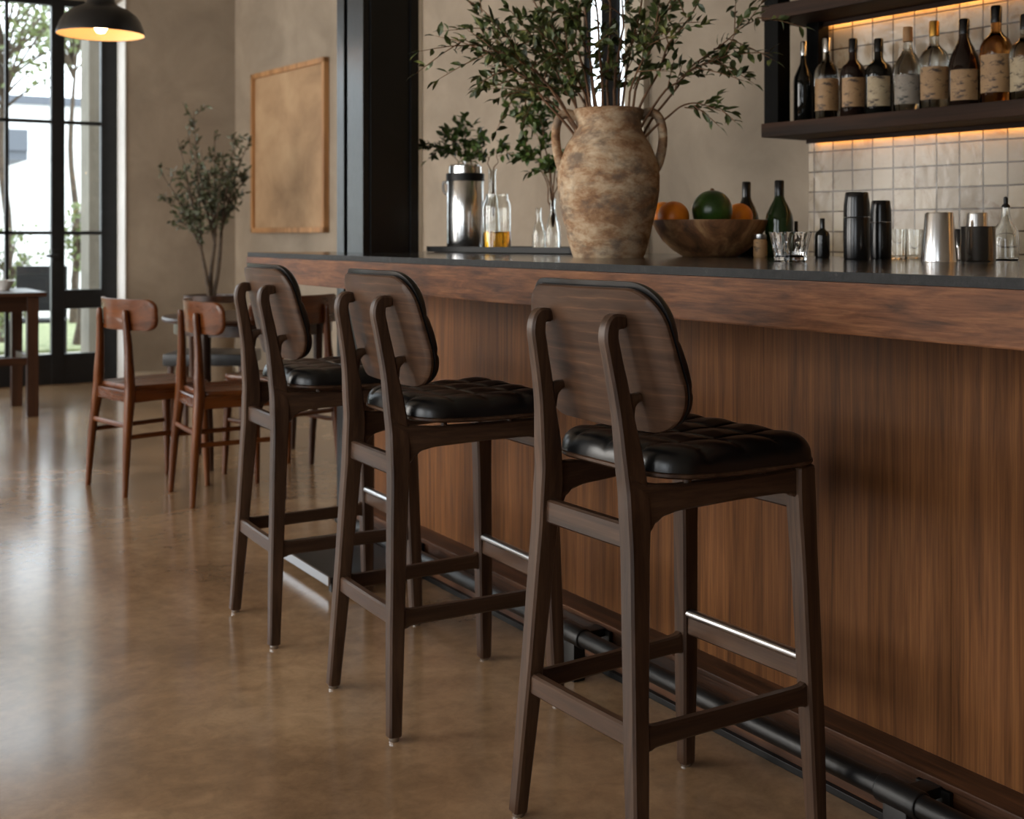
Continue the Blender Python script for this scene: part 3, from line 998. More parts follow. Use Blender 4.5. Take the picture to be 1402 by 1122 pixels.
tag(m.build('serving_bowl', M['porcelain'], loc=(p.x, p.y, .795)), 'small white bowl on the table by the doors', 'bowl')

# ------------------------------------------------------------------ pendant lamp
p = at(138, 5.8)
lamp = empty('pendant_lamp', (p.x, p.y, zof(48, 5.8)))
R_ = 0.2
outer = [(.2, 0), (.2, .004), (.193, .03), (.181, .062), (.162, .09), (.13, .115), (.095, .130), (.072, .142), (.064, .160), (.062, .2), (.056, .205)]
inner = [(.05, .2), (.058, .165), (.066, .140), (.09, .126), (.126, .111), (.158, .086), (.177, .06), (.189, .03), (.196, .002)]
m = MB(); m.lathe(outer, 48); m.lathe([(.2, 0), (.196, .002)], 48); m.lathe([(.056, .205), (.012, .215), (.012, .23), (0, .23)], 32)
m.build('lamp_shade', M['shade_out'], lamp, fix=False)
m = MB(); m.lathe(inner, 48); m.build('shade_lining', M['shade_in'], lamp, fix=False)
m = MB(); m.lathe([(0, .006), (.018, .011), (.029, .03), (.03, .045), (.022, .07), (.014, .095), (.013, .15), (0, .15)], 20); m.build('bulb', M['bulb'], lamp)
m = MB(); m.tube([(0, 0, .225), (0, 0, 3.9 - zof(48, 5.8))], .004, 8, 1); m.build('cord', M['matte_black'], lamp)
tag(lamp, 'black enamel pendant lamp with a warm lit bulb', 'lamp')

# ------------------------------------------------------------------ framed panel on the wall
dL, tL = wall_px(350, 0, PX); dR, tR = wall_px(451, 0, PX)
zt = zof(103, dL); zb = zof(319, dL)
pf = empty('framed_panel', (PX, 0, 0), WA)
fw = .038
m = MB()
m.box((-.045, tR, zb), (-.002, tR + fw, zt), .003); m.box((-.045, tL - fw, zb), (-.002, tL, zt), .003)
m.box((-.045, tR, zb), (-.002, tL, zb + fw), .003); m.box((-.045, tR, zt - fw), (-.002, tL, zt), .003)
m.build('frame', M['frame_wood'], pf, smooth=False)
m = MB(); m.box((-.022, tR + fw, zb + fw), (-.004, tL - fw, zt - fw)); m.build('canvas', M['canvas'], pf, smooth=False)
tag(pf, 'square brown panel in a light wooden frame on the wall', 'picture')

# ------------------------------------------------------------------ foliage
def leaf(mb, p, d, L, W, up):
    """small folded leaf from p along d"""
    d = d.normalized()
    side = d.cross(up)
    if side.length < 1e-3: side = d.cross(Vector((1, 0, 0)))
    side.normalize()
    nrm = side.cross(d)
    a = p; b = p + d * L
    m1 = p + d * L * .35; m2 = p + d * L * .7
    k = W * .18
    mb.add([a, m1 + side * W * .5 + nrm * k, m2 + side * W * .4 + nrm * k * .6 - nrm * L * .03, b - nrm * L * .1, m2 - side * W * .4 + nrm * k * .6 - nrm * L * .03, m1 - side * W * .5 + nrm * k, m1, m2],
           [(0, 6, 1), (6, 7, 2, 1), (7, 3, 2), (0, 5, 6), (6, 5, 4, 7), (7, 4, 3)])

def rnd_dir(rng):
    while True:
        v = Vector((rng.uniform(-1, 1), rng.uniform(-1, 1), rng.uniform(-1, 1)))
        if .1 < v.length < 1: return v.normalized()

def bez(p0, p1, p2, t):
    return p0 * (1 - t) ** 2 + p1 * 2 * t * (1 - t) + p2 * t * t

def make_branch(name, base, ctrl, tip, rng, r0=.005, twigs=7, leaves=9, L=.042, W=.017, start=.35, mats=('twig', 'leaf'), spread=.55, tw_len=.2):
    """branch with its origin at the base; child mesh holds the leaves"""
    base = Vector(base); ctrl = Vector(ctrl) - base; tip = Vector(tip) - base
    p0 = Vector((0, 0, 0))
    st, lf = MB(), MB()
    n = 9
    pts = [bez(p0, ctrl, tip, i / n) for i in range(n + 1)]
    jit = [Vector((0, 0, 0))] + [rnd_dir(rng) * .008 for _ in range(n)]
    pts = [a + b for a, b in zip(pts, jit)]
    st.tube(pts, [r0 * (1 - .78 * i / n) for i in range(n + 1)], 7, 2)
    def leaves_on(a, b, cnt, bend):
        ax = (b - a)
        for k in range(cnt):
            t = (k + rng.random()) / cnt
            q = a + ax * t + bend * (t * (1 - t))
            dd = (ax.normalized() * .7 + rnd_dir(rng) * .9)
            leaf(lf, q, dd, L * rng.uniform(.65, 1.25), W * rng.uniform(.7, 1.2), (Vector((0, 0, 1)) + rnd_dir(rng) * .9).normalized())
        leaf(lf, b, ax + rnd_dir(rng) * .2 * ax.length, L, W, Vector((0, 0, 1)))
    for k in range(twigs):
        t = start + (1 - start) * (k + rng.uniform(.1, .9)) / twigs
        q = bez(p0, ctrl, tip, t)
        tg = (bez(p0, ctrl, tip, min(1, t + .03)) - bez(p0, ctrl, tip, t - .03)).normalized()
        dd = (tg * .9 + rnd_dir(rng) * spread).normalized()
        ln = tw_len * rng.uniform(.5, 1.1)
        e = q + dd * ln + Vector((0, 0, -.15 * ln))
        bend = Vector((0, 0, .12 * ln))
        st.tube([q, (q + e) / 2 + bend * .25, e], [r0 * .42, r0 * .3, r0 * .16], 5, 2)
        leaves_on(q, e, leaves, bend)
    a, b = bez(p0, ctrl, tip, .7), tip
    leaves_on(a, b, leaves, Vector((0, 0, 0)))
    o = st.build(name, M[mats[0]], loc=base, fix=False)
    lf.build('leaves', M[mats[1]], o, smooth=False, fix=False)
    return o

# ------------------------------------------------------------------ clay jar with branches on the bar
DV = 3.8
vp = at(833, DV, ZT)
K = DV / FPX
vase = empty('clay_jar', vp, -TH)
prof = [(48, 353), (49.5, 349), (54, 335), (60, 310), (66, 285), (69.5, 262), (70, 242), (67, 222), (58, 200), (49, 186), (45, 175), (45, 166), (48, 156), (48.5, 151.5), (46, 150)]
bm_ = 353.0
po = [(r * K, (bm_ - y) * K) for r, y in prof]
pin = [(42 * K, (353 - 151) * K), (39 * K, (353 - 166) * K), (39 * K, (353 - 178) * K), (52 * K, (353 - 202) * K), (62 * K, (353 - 240) * K), (60 * K, (353 - 290) * K), (44 * K, .02), (0, .018)]
m = MB(); m.lathe([(0, 0)] + po + pin, 56); m.build('body', M['clay'], vase)
for sgn in (1, -1):
    m = MB()
    hp = [(44, 160), (56, 154), (68, 160), (74, 178), (74, 200), (69, 222), (64, 232)] if sgn > 0 else [(44, 162), (56, 156), (67, 162), (72, 180), (71, 202), (66, 224), (62, 234)]
    m.sweep([(sgn * r * K, 0, (353 - y) * K) for r, y in hp], [(.022, .016), (.021, .0145), (.020, .0135), (.020, .0135), (.020, .014), (.022, .015), (.024, .016)], (0, 1, 0), 16, 2.3, 5)
    m.build('handle', M['clay'], vase)
tag(vase, 'large weathered clay jar with two handles on the bar', 'jar')
mouth_z = ZT + (353 - 175) * K
rng = random.Random(11)
tips = [  # (px, py, depth offset, leaf count, label)
    (636, 52, -.05, 6, 'leafy branch reaching farthest towards the black column'),
    (640, 2, .1, 9, None), (655, 70, -.12, 8, None), (690, -60, .15, 10, None), (680, 95, .12, 7, None),
    (735, -120, -.15, 10, None), (742, 20, .22, 11, None), (770, -170, .1, 9, None), (800, -190, -.2, 9, None), (835, -200, .2, 9, None), (872, -170, -.1, 9, None),
    (912, -120, .15, 9, None), (760, 70, -.2, 9, None), (905, 20, -.22, 8, None), (720, 40, -.02, 10, None), (940, -30, .1, 8, None), (792, 30, -.1, 10, None), (866, 40, .1, 9, None),
    (985, -40, -.1, 7, None), (1040, 22, .05, 7, 'leafy branch reaching farthest towards the bottle shelf'), (1008, 75, -.1, 6, None),
    (990, 152, -.02, 4, 'thin drooping branch with few leaves on the shelf side of the jar'), (705, 128, .18, 8, 'drooping leafy branch hanging beside the jar handle')]
for i, (px, py, dd, lv, lab) in enumerate(tips):
    d = DV + dd
    tip = at(px, d, zof(py, d))
    off = max(-.055, min(.055, (px - 833) / 200 * .05))
    base = vp + Vector((RX * off + FX * dd * .15, RY * off + FY * dd * .15, 0)); base.z = mouth_z - .12
    ln = (tip - base).length
    up = .62 if py < 60 else .9
    ctrl = base + (tip - base) * (.38 if py < 100 else .52) + Vector((0, 0, ln * (.22 if py < 60 else .42)))
    if px == 990: ctrl = base + (tip - base) * .5 + Vector((0, 0, .16))
    dens = 5 if lv <= 4 else 9
    o = make_branch('leafy_branch', base, ctrl, tip, rng, .0052, dens, lv, 0.041, .019, .42 if lv > 4 else .6, spread=.8, tw_len=.17 if lv > 4 else .09)
    tag(o, lab or 'leafy branch within the dense middle of the bouquet in the clay jar', 'branch', 'branches standing in the large clay jar')

# ------------------------------------------------------------------ fruit bowl
DB = 3.95
bp = at(972, DB, ZT)
Kb = DB / FPX
m = MB()
pr = [(0, .0), (.085, .0), (.092, .004), (.12, .022), (.150, .05), (.172, .083), (.182, .108), (.184, .116), (.178, .1165), (.165, .105), (.13, .092), (.08, .083), (0, .08)]
m.lathe(pr, 56)
tag(m.build('fruit_bowl', M['bowl'], loc=bp), 'carved wooden bowl of fruit on the bar', 'bowl')
def sphere_prof(r, sq=1.0, n=14):
    return [(r * math.sin(PI * i / n) if 0 < i < n else 0, r * sq * (1 - math.cos(PI * i / n))) for i in range(n + 1)]
fr = [('orange', 922, 3.93, .0505, .078, 'orange in the fruit bowl, nearest the clay jar'), ('orange', 1012, 4.03, .044, .087, 'orange in the fruit bowl on the bottle side of the green melon'),
      ('orange', 908, 4.045, .046, .088, 'orange half hidden behind another in the fruit bowl')]
for nm, px, d, r, dz, lab in fr:
    m = MB(); m.lathe(sphere_prof(r, .97), 32)
    tag(m.build('orange', M['orange'], loc=at(px, d, ZT + dz)), lab, 'orange', 'oranges in the wooden bowl')
ml = empty('melon', at(975, 3.93, ZT + .083))
m = MB(); m.lathe(sphere_prof(.064, 1.0, 18), 36); m.build('rind', M['melon'], ml)
m = MB(); m.lathe([(.008, .125), (.005, .133), (0, .134)], 10); m.build('stem', M['twig'], ml)
tag(ml, 'round dark green melon in the fruit bowl', 'melon')

# ------------------------------------------------------------------ cut crystal tumbler
gp = at(1082, 3.15, ZT)
m = MB()
seg = 48
pro = [(0, .0), (.036, .0), (.040, .004), (.043, .02), (.0465, .038), (.050, .055), (.0525, .072), (.0535, .0755), (.051, .0755), (.0475, .05), (.042, .016), (.035, .012), (0, .012)]
m.lathe(pro, seg)
vv = []
for (x, y, z) in m.v:
    r = math.hypot(x, y)
    if r > .039 and .004 < z < .06:
        a = math.atan2(y, x)
        k = 1 - .035 * abs(math.sin(a * 9 + z * 130)) - .02 * abs(math.sin(a * 9 - z * 130))
        x *= k; y *= k
    vv.append((x, y, z))
m.v = vv
tag(m.build('crystal_tumbler', M['glass_crystal'], loc=gp, angle=12), 'cut crystal tumbler near the front edge of the bar', 'glass')

# ------------------------------------------------------------------ shakers and tins
def black_shaker(px, d, r, h, lab):
    o = empty('cocktail_shaker', at(px, d, ZT))
    m = MB(); m.lathe([(0, 0), (r * .93, 0), (r * .97, .004), (r, h * .3), (r * .99, h * .62), (r * .96, h * .64)], 32); m.lathe([(r * .96, h * .64), (0, h * .64)], 32); m.build('body', M['gloss_black'], o)
    m = MB(); m.lathe([(r * .985, h * .645), (r * .97, h * .82), (r * .9, h * .93), (r * .86, h), (r * .8, h + .003), (0, h + .003)], 32); m.build('cap', M['gloss_black'], o)
    tag(o, lab, 'shaker', 'black cocktail shakers on the bar')
black_shaker(1173, 3.45, .0365, .184, 'taller of the two black cocktail shakers on the bar')
black_shaker(1206, 3.52, .030, .163, 'shorter of the two black cocktail shakers on the bar')
def tin(px, d, rb, rt, h, lab, z0=ZT):
    m = MB(); m.lathe([(0, .0), (rb * .95, 0), (rb, .003), (rt, h), (rt * 1.03, h + .002), (rt * .97, h + .002), (rb * .93, .006), (0, .005)], 40)
    o = m.build('shaker_tin', M['steel'], loc=at(px, d, z0))
    tag(o, lab, 'shaker tin', 'steel shaker tins on the bar')
    return o
def itin(px, d, rb, rt, h, lab, z0=ZT):
    m = MB(); m.lathe([(rb * .96, 0), (rb * 1.02, .0), (rb, .004), (rt, h - .004), (rt * .95, h), (0, h - .002)], 40)
    tag(m.build('shaker_tin', M['steel'], loc=at(px, d, z0)), lab, 'shaker tin', 'steel shaker tins on the bar')
itin(1286, 3.15, .0445, .035, .125, 'upside down steel shaker tin nearest the black shakers')
tin(1339, 3.2, .0435, .0425, .088, 'upright steel tin with a smaller tin stacked inside')
itin(1338, 3.2, .031, .026, .118, 'small steel tin upended inside the upright tin', ZT + .0075)
# small steel jigger
jg = at(1312, 3.3, ZT)
m = MB(); m.lathe([(0, 0), (.02, 0), (.021, .003), (.007, .036), (.007, .04), (.023, .084), (.0215, .084), (.004, .044), (0, .043)], 28)
tag(m.build('jigger', M['steel'], loc=jg), 'small steel jigger between the two steel tins', 'jigger')
# clear glasses at the back of the bar
for px, d, lab in ((1229, 3.56, 'clear tumbler standing next to the shorter black shaker'), (1251, 3.7, 'clear tumbler standing behind the steel tin')):
    m = MB(); m.lathe([(0, 0), (.022, 0), (.024, .003), (.0265, .085), (.0245, .085), (.022, .01), (0, .009)], 28)
    tag(m.build('tumbler', M['glass'], loc=at(px, d, ZT)), lab, 'glass', 'clear tumblers at the back of the bar')
dc = empty('decanter', at(1377, 3.33, ZT))
m = MB(); m.lathe([(0, 0), (.030, 0), (.034, .004), (.035, .05), (.031, .08), (.016, .105), (.011, .125), (.011, .142), (.009, .142), (.009, .12), (.014, .1), (.028, .078), (.031, .05), (.029, .008), (0, .007)], 28); m.build('body', M['glass'], dc)
m = MB(); m.lathe([(0, .142), (.0112, .142), (.010, .148), (.0055, .152), (.006, .168), (.0, .172)], 16); m.build('stopper', M['matte_black'], dc)
tag(dc, 'small clear decanter with a black stopper near the tiles', 'decanter')

# ------------------------------------------------------------------ bottles
def bottle(loc, H, R, glass, capm, caph=.16, label=None, lab='', group='', kind=0, yaw=None):
    """kind 0 tall sloping shoulder, 1 round shoulder, 2 straight broad"""
    if kind == 0:
        pr = [(0, 0), (R * .9, 0), (R, .006), (R, H * .50), (R * .93, H * .57), (R * .62, H * .66), (R * .36, H * .73), (R * .30, H * .80), (R * .30, H * .90)]
    elif kind == 1:
        pr = [(0, 0), (R * .92, 0), (R, .006), (R, H * .54), (R * .97, H * .6), (R * .82, H * .655), (R * .5, H * .70), (R * .33, H * .74), (R * .31, H * .90)]
    else:
        pr = [(0, 0), (R * .92, 0), (R, .006), (R * 1.0, H * .46), (R * .9, H * .56), (R * .66, H * .66), (R * .42, H * .74), (R * .34, H * .79), (R * .34, H * .90)]
    pr += [(0, H * .90)]
    o = empty('bottle', loc)
    m = MB(); m.lathe(pr, 36); m.build('glass_body', glass, o)
    cr = R * .345
    m = MB(); m.lathe([(0, H * (1 - caph) + .0), (cr, H * (1 - caph)), (cr, H * .985), (cr * .85, H), (0, H)], 20); m.build('cap', capm, o)
    if label:
        mat, z0, z1, arc = label
        f = math.atan2(-loc[1], -loc[0]) if yaw is None else yaw
        n = 18
        m = MB()
        vs, fs = [], []
        for i in range(n + 1):
            a = f - arc / 2 + arc * i / n
            for rr in (R + .0006, R + .0014):
                for z in (H * z0, H * z1):
                    vs.append((rr * math.cos(a), rr * math.sin(a), z))
        for i in range(n):
            b = i * 4; c = b + 4
            fs += [(b + 2, c + 2, c + 3, b + 3), (b, b + 1, c + 1, c), (b + 1, b + 3, c + 3, c + 1), (b, c, c + 2, b + 2)]
        fs += [(0, 2, 3, 1), (n * 4, n * 4 + 1, n * 4 + 3, n * 4 + 2)]
        m.add(vs, fs)
        m.build('label', mat, o)
    tag(o, lab, 'bottle', group)
    return o
SZ0, SZ1 = 1.529, 1.582
OFF = .135
shelf_bottles = [
    (1100, 57, 27, 0, 'glass_dark', 'steel', None, 'dark slim bottle with silver neck at the post end of the shelf'),
    (1132, 52, 33, 1, 'glass_clearfill', 'steel', ('label_tan', .12, .50, 2.3), 'clear bottle with tan label and silver neck, second from the shelf post'),
    (1168, 53, 35, 1, 'glass_brown', 'gloss_black', ('label_tan', .14, .50, 1.9), 'dark brown bottle with an arched tan label on the shelf'),
    (1203, 53, 37, 1, 'glass_dark', 'gloss_black', ('label_cream', .12, .50, 1.8), 'black bottle with cream label and black cap on the shelf'),
    (1243, 37, 38, 0, 'glass_clearfill', 'cork', ('label_grey', .10, .44, 2.2), 'clear bottle with greyish label and corked neck on the shelf'),
    (1279, 29, 39, 1, 'glass_clearfill', 'foil_gold', ('label_tan', .12, .48, 2.2), 'clear bottle with tan label and gilded neck on the shelf'),
    (1320, 26, 42, 2, 'glass_brown', 'gloss_black', ('label_tan', .08, .42, 1.9), 'dark wine-coloured bottle with broad shoulders on the shelf'),
    (1364, 8, 43, 1, 'glass_amber', 'gloss_black', ('label_tan', .12, .50, 2.3), 'amber whisky bottle with a tan label and black cap'),
    (1404, 20, 42, 1, 'glass_clearfill', 'gloss_black', ('label_cream', .12, .50, 2.3), 'pale bottle with cream label at the far tile end of the shelf')]
for px, ty, wpx, kind, g, c, lb, lab in shelf_bottles:
    d, t = wall_px(px, OFF)
    H = zof(ty, d) - SZ1
    R = wpx * d / FPX / 2
    lbl = (M[lb[0]],) + lb[1:] if lb else None
    bottle(wall_pt(OFF, t, SZ1), H, R, M[g], M[c], .17, lbl, lab, 'bottles on the wall shelf', kind)
d, t = wall_px(1117, .055)
bottle(wall_pt(.055, t, SZ1), .225, .030, M['glass_dark'], M['steel'], .2, None, 'small dark bottle tucked behind the front row by the shelf post', 'bottles on the wall shelf', 0)
# bottles standing on the bar
p = at(1022, 4.17, ZT); bottle(p, zof(249, 4.17) - ZT, .043, M['glass_dark'], M['gloss_black'], .2, None, 'black wine bottle half hidden by the fruit bowl', 'dark bottles at the back of the bar', 2)
p = at(1067, 3.9, ZT); bottle(p, zof(247, 3.9) - ZT, .044, M['glass_green'], M['gloss_black'], .2, None, 'dark green bottle standing between fruit bowl and tumbler', 'dark bottles at the back of the bar', 2)
p = at(1126, 3.7, ZT); bottle(p, zof(299, 3.7) - ZT, .022, M['glass_dark'], M['gloss_black'], .25, None, 'small black bitters bottle between tumbler and shakers', 'small bottles on the bar', 1)
p = at(1090, 4.0, ZT); bottle(p, zof(303, 4.0) - ZT, .018, M['glass_dark'], M['gloss_black'], .3, None, 'slim dark bottle barely showing above the crystal tumbler', 'small bottles on the bar', 1)
sj = empty('spice_jar', at(1041, 3.82, ZT))
m = MB(); m.lathe([(0, 0), (.019, 0), (.021, .004), (.021, .05), (.017, .056), (0, .056)], 24); m.build('jar_body', M['label_tan'], sj)
m = MB(); m.lathe([(.018, .056), (.019, .058), (.019, .07), (.0, .072)], 24); m.build('lid', M['chrome'], sj)
tag(sj, 'small tan spice jar between fruit bowl and crystal tumbler', 'jar')

# ------------------------------------------------------------------ bottle shelf
d, tS = wall_px(1042, .26)
sh = empty('wall_shelf', (WX, 0, 0), WA)
for z0, z1 in ((SZ0, SZ1), (1.975, 2.03)):
    m = MB(); m.box((-.26, -1.2, z0), (-.014, tS, z1), .004); pk = m.build('shelf_board', M['shelf_wood'], sh, smooth=False)
    m = MB(); m.box((-.03, -1.2, z0 - .008), (-.018, tT - .04, z0 - .0005)); ls = m.build('light_strip', M['led'], pk, smooth=False); ls['label'] = 'warm glowing light strip'
    m = MB(); m.box((-.05, -1.2, z0 - .017), (-.043, tT - .02, z0)); m.build('lip', M['shelf_wood'], pk, smooth=False)
d, ta = wall_px(1064, .21)
m = MB(); m.box((-.245, ta - .035, SZ1), (-.175, ta + .035, 2.9), .004); m.box((-.235, ta - .03, 2.9), (-.18, ta + .03, 3.9)); m.build('post', M['post_black'], sh, smooth=False)
d, tb_ = wall_px(1118, .05)
m = MB(); m.box((-.075, tb_ - .03, SZ1), (-.015, tb_ + .03, 3.9), .004); m.build('post', M['post_black'], sh, smooth=False)
tag(sh, 'dark wooden bottle shelf with black posts on the tiled wall', 'shelf')

# ------------------------------------------------------------------ tray with jug, jar and glass bottles
pa, pb = at(577, 5.02), at(790, 4.42)
tr = empty('serving_tray', (0, 0, ZT))
ux = (pb - pa).normalized(); uy = Vector((-ux.y, ux.x, 0))
if uy.dot(Vector((FX, FY, 0))) < 0: uy = -uy
L_ = (pb - pa).length; WT = .34
rotz = math.atan2(ux.y, ux.x)
tr.location = (pa.x, pa.y, ZT); tr.rotation_euler = (0, 0, rotz)
ol = rounded([(0, 0, .05), (L_, 0, .05), (L_, WT, .05), (0, WT, .05)], 8)
m = MB(); m.pad(ol, [.5, .9, .96, .985, 1.0], lambda u, v, r: .012 + (.012 if r > .975 else 0), lambda u, v, r: .001 if r < .95 else .003, lambda u, v, h: (u, v, h))
m.build('tray', M['matte_black'], tr)
tag(tr, 'long black tray at the back of the bar beside the column', 'tray')
TZ = ZT + .0125
def on_tray(px, back):
    """point on the tray at an image column, 'back' metres behind its front edge"""
    a, b = ray(px)
    p0 = pa + uy * back
    # solve d*(a,b) = p0 + s*ux
    det = a * (-ux.y) - b * (-ux.x)
    d = (p0.x * (-ux.y) - p0.y * (-ux.x)) / det
    return Vector((a * d, b * d, TZ)), d
kp, kd = on_tray(637, .13)
jug = empty('vacuum_jug', kp, -TH)
kk = kd / FPX
R = 25.5 * kk
h1 = zof(248, kd) - TZ; h2 = zof(238, kd) - TZ; h3 = zof(226, kd) - TZ
m = MB(); m.lathe([(0, 0), (R * .97, 0), (R, .004), (R, h1 - .002), (R * .98, h1), (0, h1)], 40); m.build('body', M['steel'], jug)
m = MB(); m.lathe([(0, h1), (R * 1.03, h1), (R * 1.03, h2), (0, h2)], 40); m.build('collar', M['matte_black'], jug)
m = MB(); m.lathe([(0, h2), (R * .9, h2), (R * .88, h3 - .006), (R * .8, h3), (0, h3 + .002)], 40); m.build('lid', M['steel'], jug)
m = MB(); m.lathe([(.004, h3), (.004, h3 + .008), (.009, h3 + .012), (.009, h3 + .024), (0, h3 + .026)], 16); m.build('knob', M['chrome'], jug)
m = MB(); m.sweep([(-R * .98, 0, h1 * .97), (-R - .012, 0, h1 * .98), (-R - .012, 0, h1 * .86), (-R * .99, 0, h1 * .80)], [(.009, .005)] * 4, (0, 1, 0), 10, 3, 4); m.build('spout', M['steel'], jug)
tag(jug, 'polished steel vacuum jug on the black tray', 'jug')
jp, jd = on_tray(680, .06)
jj = jd / FPX
R = 19.5 * jj; H = zof(266, jd) - TZ
jar = empty('glass_jar', jp)
m = MB(); m.lathe([(0, 0), (R * .95, 0), (R, .004), (R, H * .74), (R * .97, H * .82), (R * .8, H * .92), (R * .8, H), (R * .74, H), (R * .74, H * .91), (R * .9, H * .81), (R * .93, H * .74), (R * .93, .008), (0, .007)], 36); m.build('jar_body', M['glass'], jar)
m = MB(); m.lathe([(0, .0074), (R * .925, .0084), (R * .925, H * .33), (0, H * .33)], 36); lq = m.build('oil', M['liquid'], jar); lq['label'] = 'amber oil'
tag(jar, 'squat clear glass jar part filled with amber oil on the tray', 'jar')
def carafe(px, back, topy, R, neck, lab, name='glass_carafe'):
    p, d = on_tray(px, back)
    H = zof(topy, d) - TZ
    m = MB()
    m.lathe([(0, 0), (R * .93, 0), (R, .004), (R * .97, H * .35), (R * .7, H * .55), (neck, H * .72), (neck, H * .97), (neck * 1.25, H), (neck * 1.05, H), (neck * .78, H * .96), (neck * .78, H * .72), (R * .6, H * .55), (R * .86, H * .34), (R * .88, .01), (0, .009)], 28)
    tag(m.build(name, M['glass'], loc=p), lab, 'carafe', 'glass carafes on the black tray')
    return p, d, H
c1 = carafe(674, .21, 232, .036, .015, 'tall clear carafe behind the oil jar holding a leafy sprig')
c2 = carafe(738, .10, 285, .026, .010, 'small clear bottle vase in the middle of the tray')
c3 = carafe(757, .17, 272, .030, .011, 'clear bottle vase holding a long trailing sprig by the clay jar')
c4 = carafe(650, .27, 255, .034, .014, 'clear carafe behind the steel jug holding a bushy sprig')
rng = random.Random(5)
def sprig(c, px0, tips, lab, grp, lv=7, L=.042):
    p, d, H = c
    n = 0
    for (px, py, up) in tips:
        base = p + Vector((0, 0, H * .45))
        tip = at(px, d + rng.uniform(-.05, .05), zof(py, d))
        ctrl = Vector((p.x, p.y, p.z + H * 1.05)) + (tip - base) * .15 + Vector((0, 0, up))
        o = make_branch('leafy_sprig', base, ctrl, tip, rng, .0032, 5, lv, L, .021, .62, ('twig', 'leaf_bright'), .8, .085)
        tag(o, lab[n] if isinstance(lab, list) else lab, 'sprig', grp)
        n += 1
sprig(c4, 650, [(584, 196, .10), (634, 168, .02), (655, 186, .04), (614, 186, .05), (640, 200, .03)], ['leafy sprig reaching from behind the steel jug towards the column', 'bushy upright sprig above the lid of the steel jug', 'short leafy sprig leaning from the jug towards the oil jar', 'leafy sprig spreading low over the jug towards the column', 'short thick sprig just above the jug knob'], 'sprigs behind the steel jug', 8)
sprig(c1, 674, [(690, 204, .03), (662, 214, .03)], ['thin sprig above the oil jar bending towards the clay jar', 'thin sprig above the oil jar bending towards the steel jug'], 'sprigs in the tall carafe', 5, .034)
sprig(c3, 757, [(706, 150, .18), (735, 170, .12), (776, 215, .05), (762, 120, .2), (718, 205, .08), (748, 225, .04), (728, 130, .16)], ['long trailing sprig rising highest on the jug side of the clay jar', 'leafy sprig beside the clay jar at handle height', 'short sprig brushing the belly of the clay jar', 'tall leafy sprig just beside the clay jar handle', 'leafy sprig drooping over the small bottle vase', 'short leafy sprig right above the bottle vases', 'upright leafy sprig between the oil jar and the clay jar'], 'sprigs in the bottle vase by the clay jar', 9, .038)

# ------------------------------------------------------------------ potted tree by the wall
pp = at(289, 8.7)
pt = empty('potted_tree', (pp.x, pp.y, 0))
kk = 8.7 / FPX
zr = zof(404, 8.7)
m = MB(); m.lathe([(0, 0), (.13, 0), (.14, .01), (.175, zr - .05), (.15, zr - .05), (.14, zr - .1), (0, zr - .1)], 36); m.build('planter', M['planter'], pt)
m = MB(); m.lathe([(.170, zr - .049), (.188, zr - .045), (.188, zr), (.165, zr), (.155, zr - .049)], 36, closed=True); m.build('planter_rim', M['table_leg'], pt)
m = MB(); m.lathe([(0, zr - .07), (.152, zr - .075), (.15, zr - .098), (0, zr - .098)], 24); m.build('soil', M['soil'], pt)
rng = random.Random(21)
tk, lf = MB(), MB()
b0 = Vector((0, 0, zr - .09))
def loc_px(px, py, dd):
    w = at(px, 8.7 + dd, zof(py, 8.7 + dd)); return Vector((w.x - pp.x, w.y - pp.y, w.z))
forks = [loc_px(294, 335, .02), loc_px(276, 345, -.03), loc_px(303, 318, .05)]
for fk in forks:
    tk.tube([b0, b0.lerp(fk, .5) + rnd_dir(rng) * .015, fk], [.016, .014, .011], 8, 4)
for px, py, dd, fi in ((265, 152, 0, 1), (243, 190, .1, 1), (217, 232, -.1, 1), (294, 178, .1, 0), (322, 190, -.1, 2), (336, 205, .05, 2), (336, 245, .1, 2), (306, 215, -.2, 0), (275, 205, .2, 0), (226, 268, .05, 1), (252, 240, -.15, 1), (284, 240, -.1, 0), (322, 268, .1, 2), (240, 300, .05, 1), (262, 290, -.1, 1), (302, 262, .12, 0), (258, 190, -.1, 0), (312, 240, .15, 2), (270, 262, .1, 0)):
    tip = loc_px(px, py, dd)
    b1 = forks[fi]
    c = b1 + (tip - b1) * .4 + Vector((0, 0, .10))
    tk.tube([bez(b1, c, tip, i / 8) for i in range(9)], [.008 - .0008 * i for i in range(9)], 6, 2)
    for k in range(10):
        t = rng.uniform(.15, 1)
        q = bez(b1, c, tip, t)
        e = q + (rnd_dir(rng) * .8 + Vector((0, 0, .8))).normalized() * rng.uniform(.06, .16)
        tk.tube([q, e], [.003, .0015], 5, 1)
        for j in range(8):
            sp = q.lerp(e, (j + 1) / 8)
            leaf(lf, sp, (e - q).normalized() * .8 + rnd_dir(rng), rng.uniform(.034, .058), rng.uniform(.014, .022), rnd_dir(rng))
tk.build('trunk', M['bark'], pt, fix=False)
lf.build('foliage', M['leaf_olive'], pt, smooth=False, fix=False)
tag(pt, 'small olive tree in a tall clay planter in the corner', 'plant')

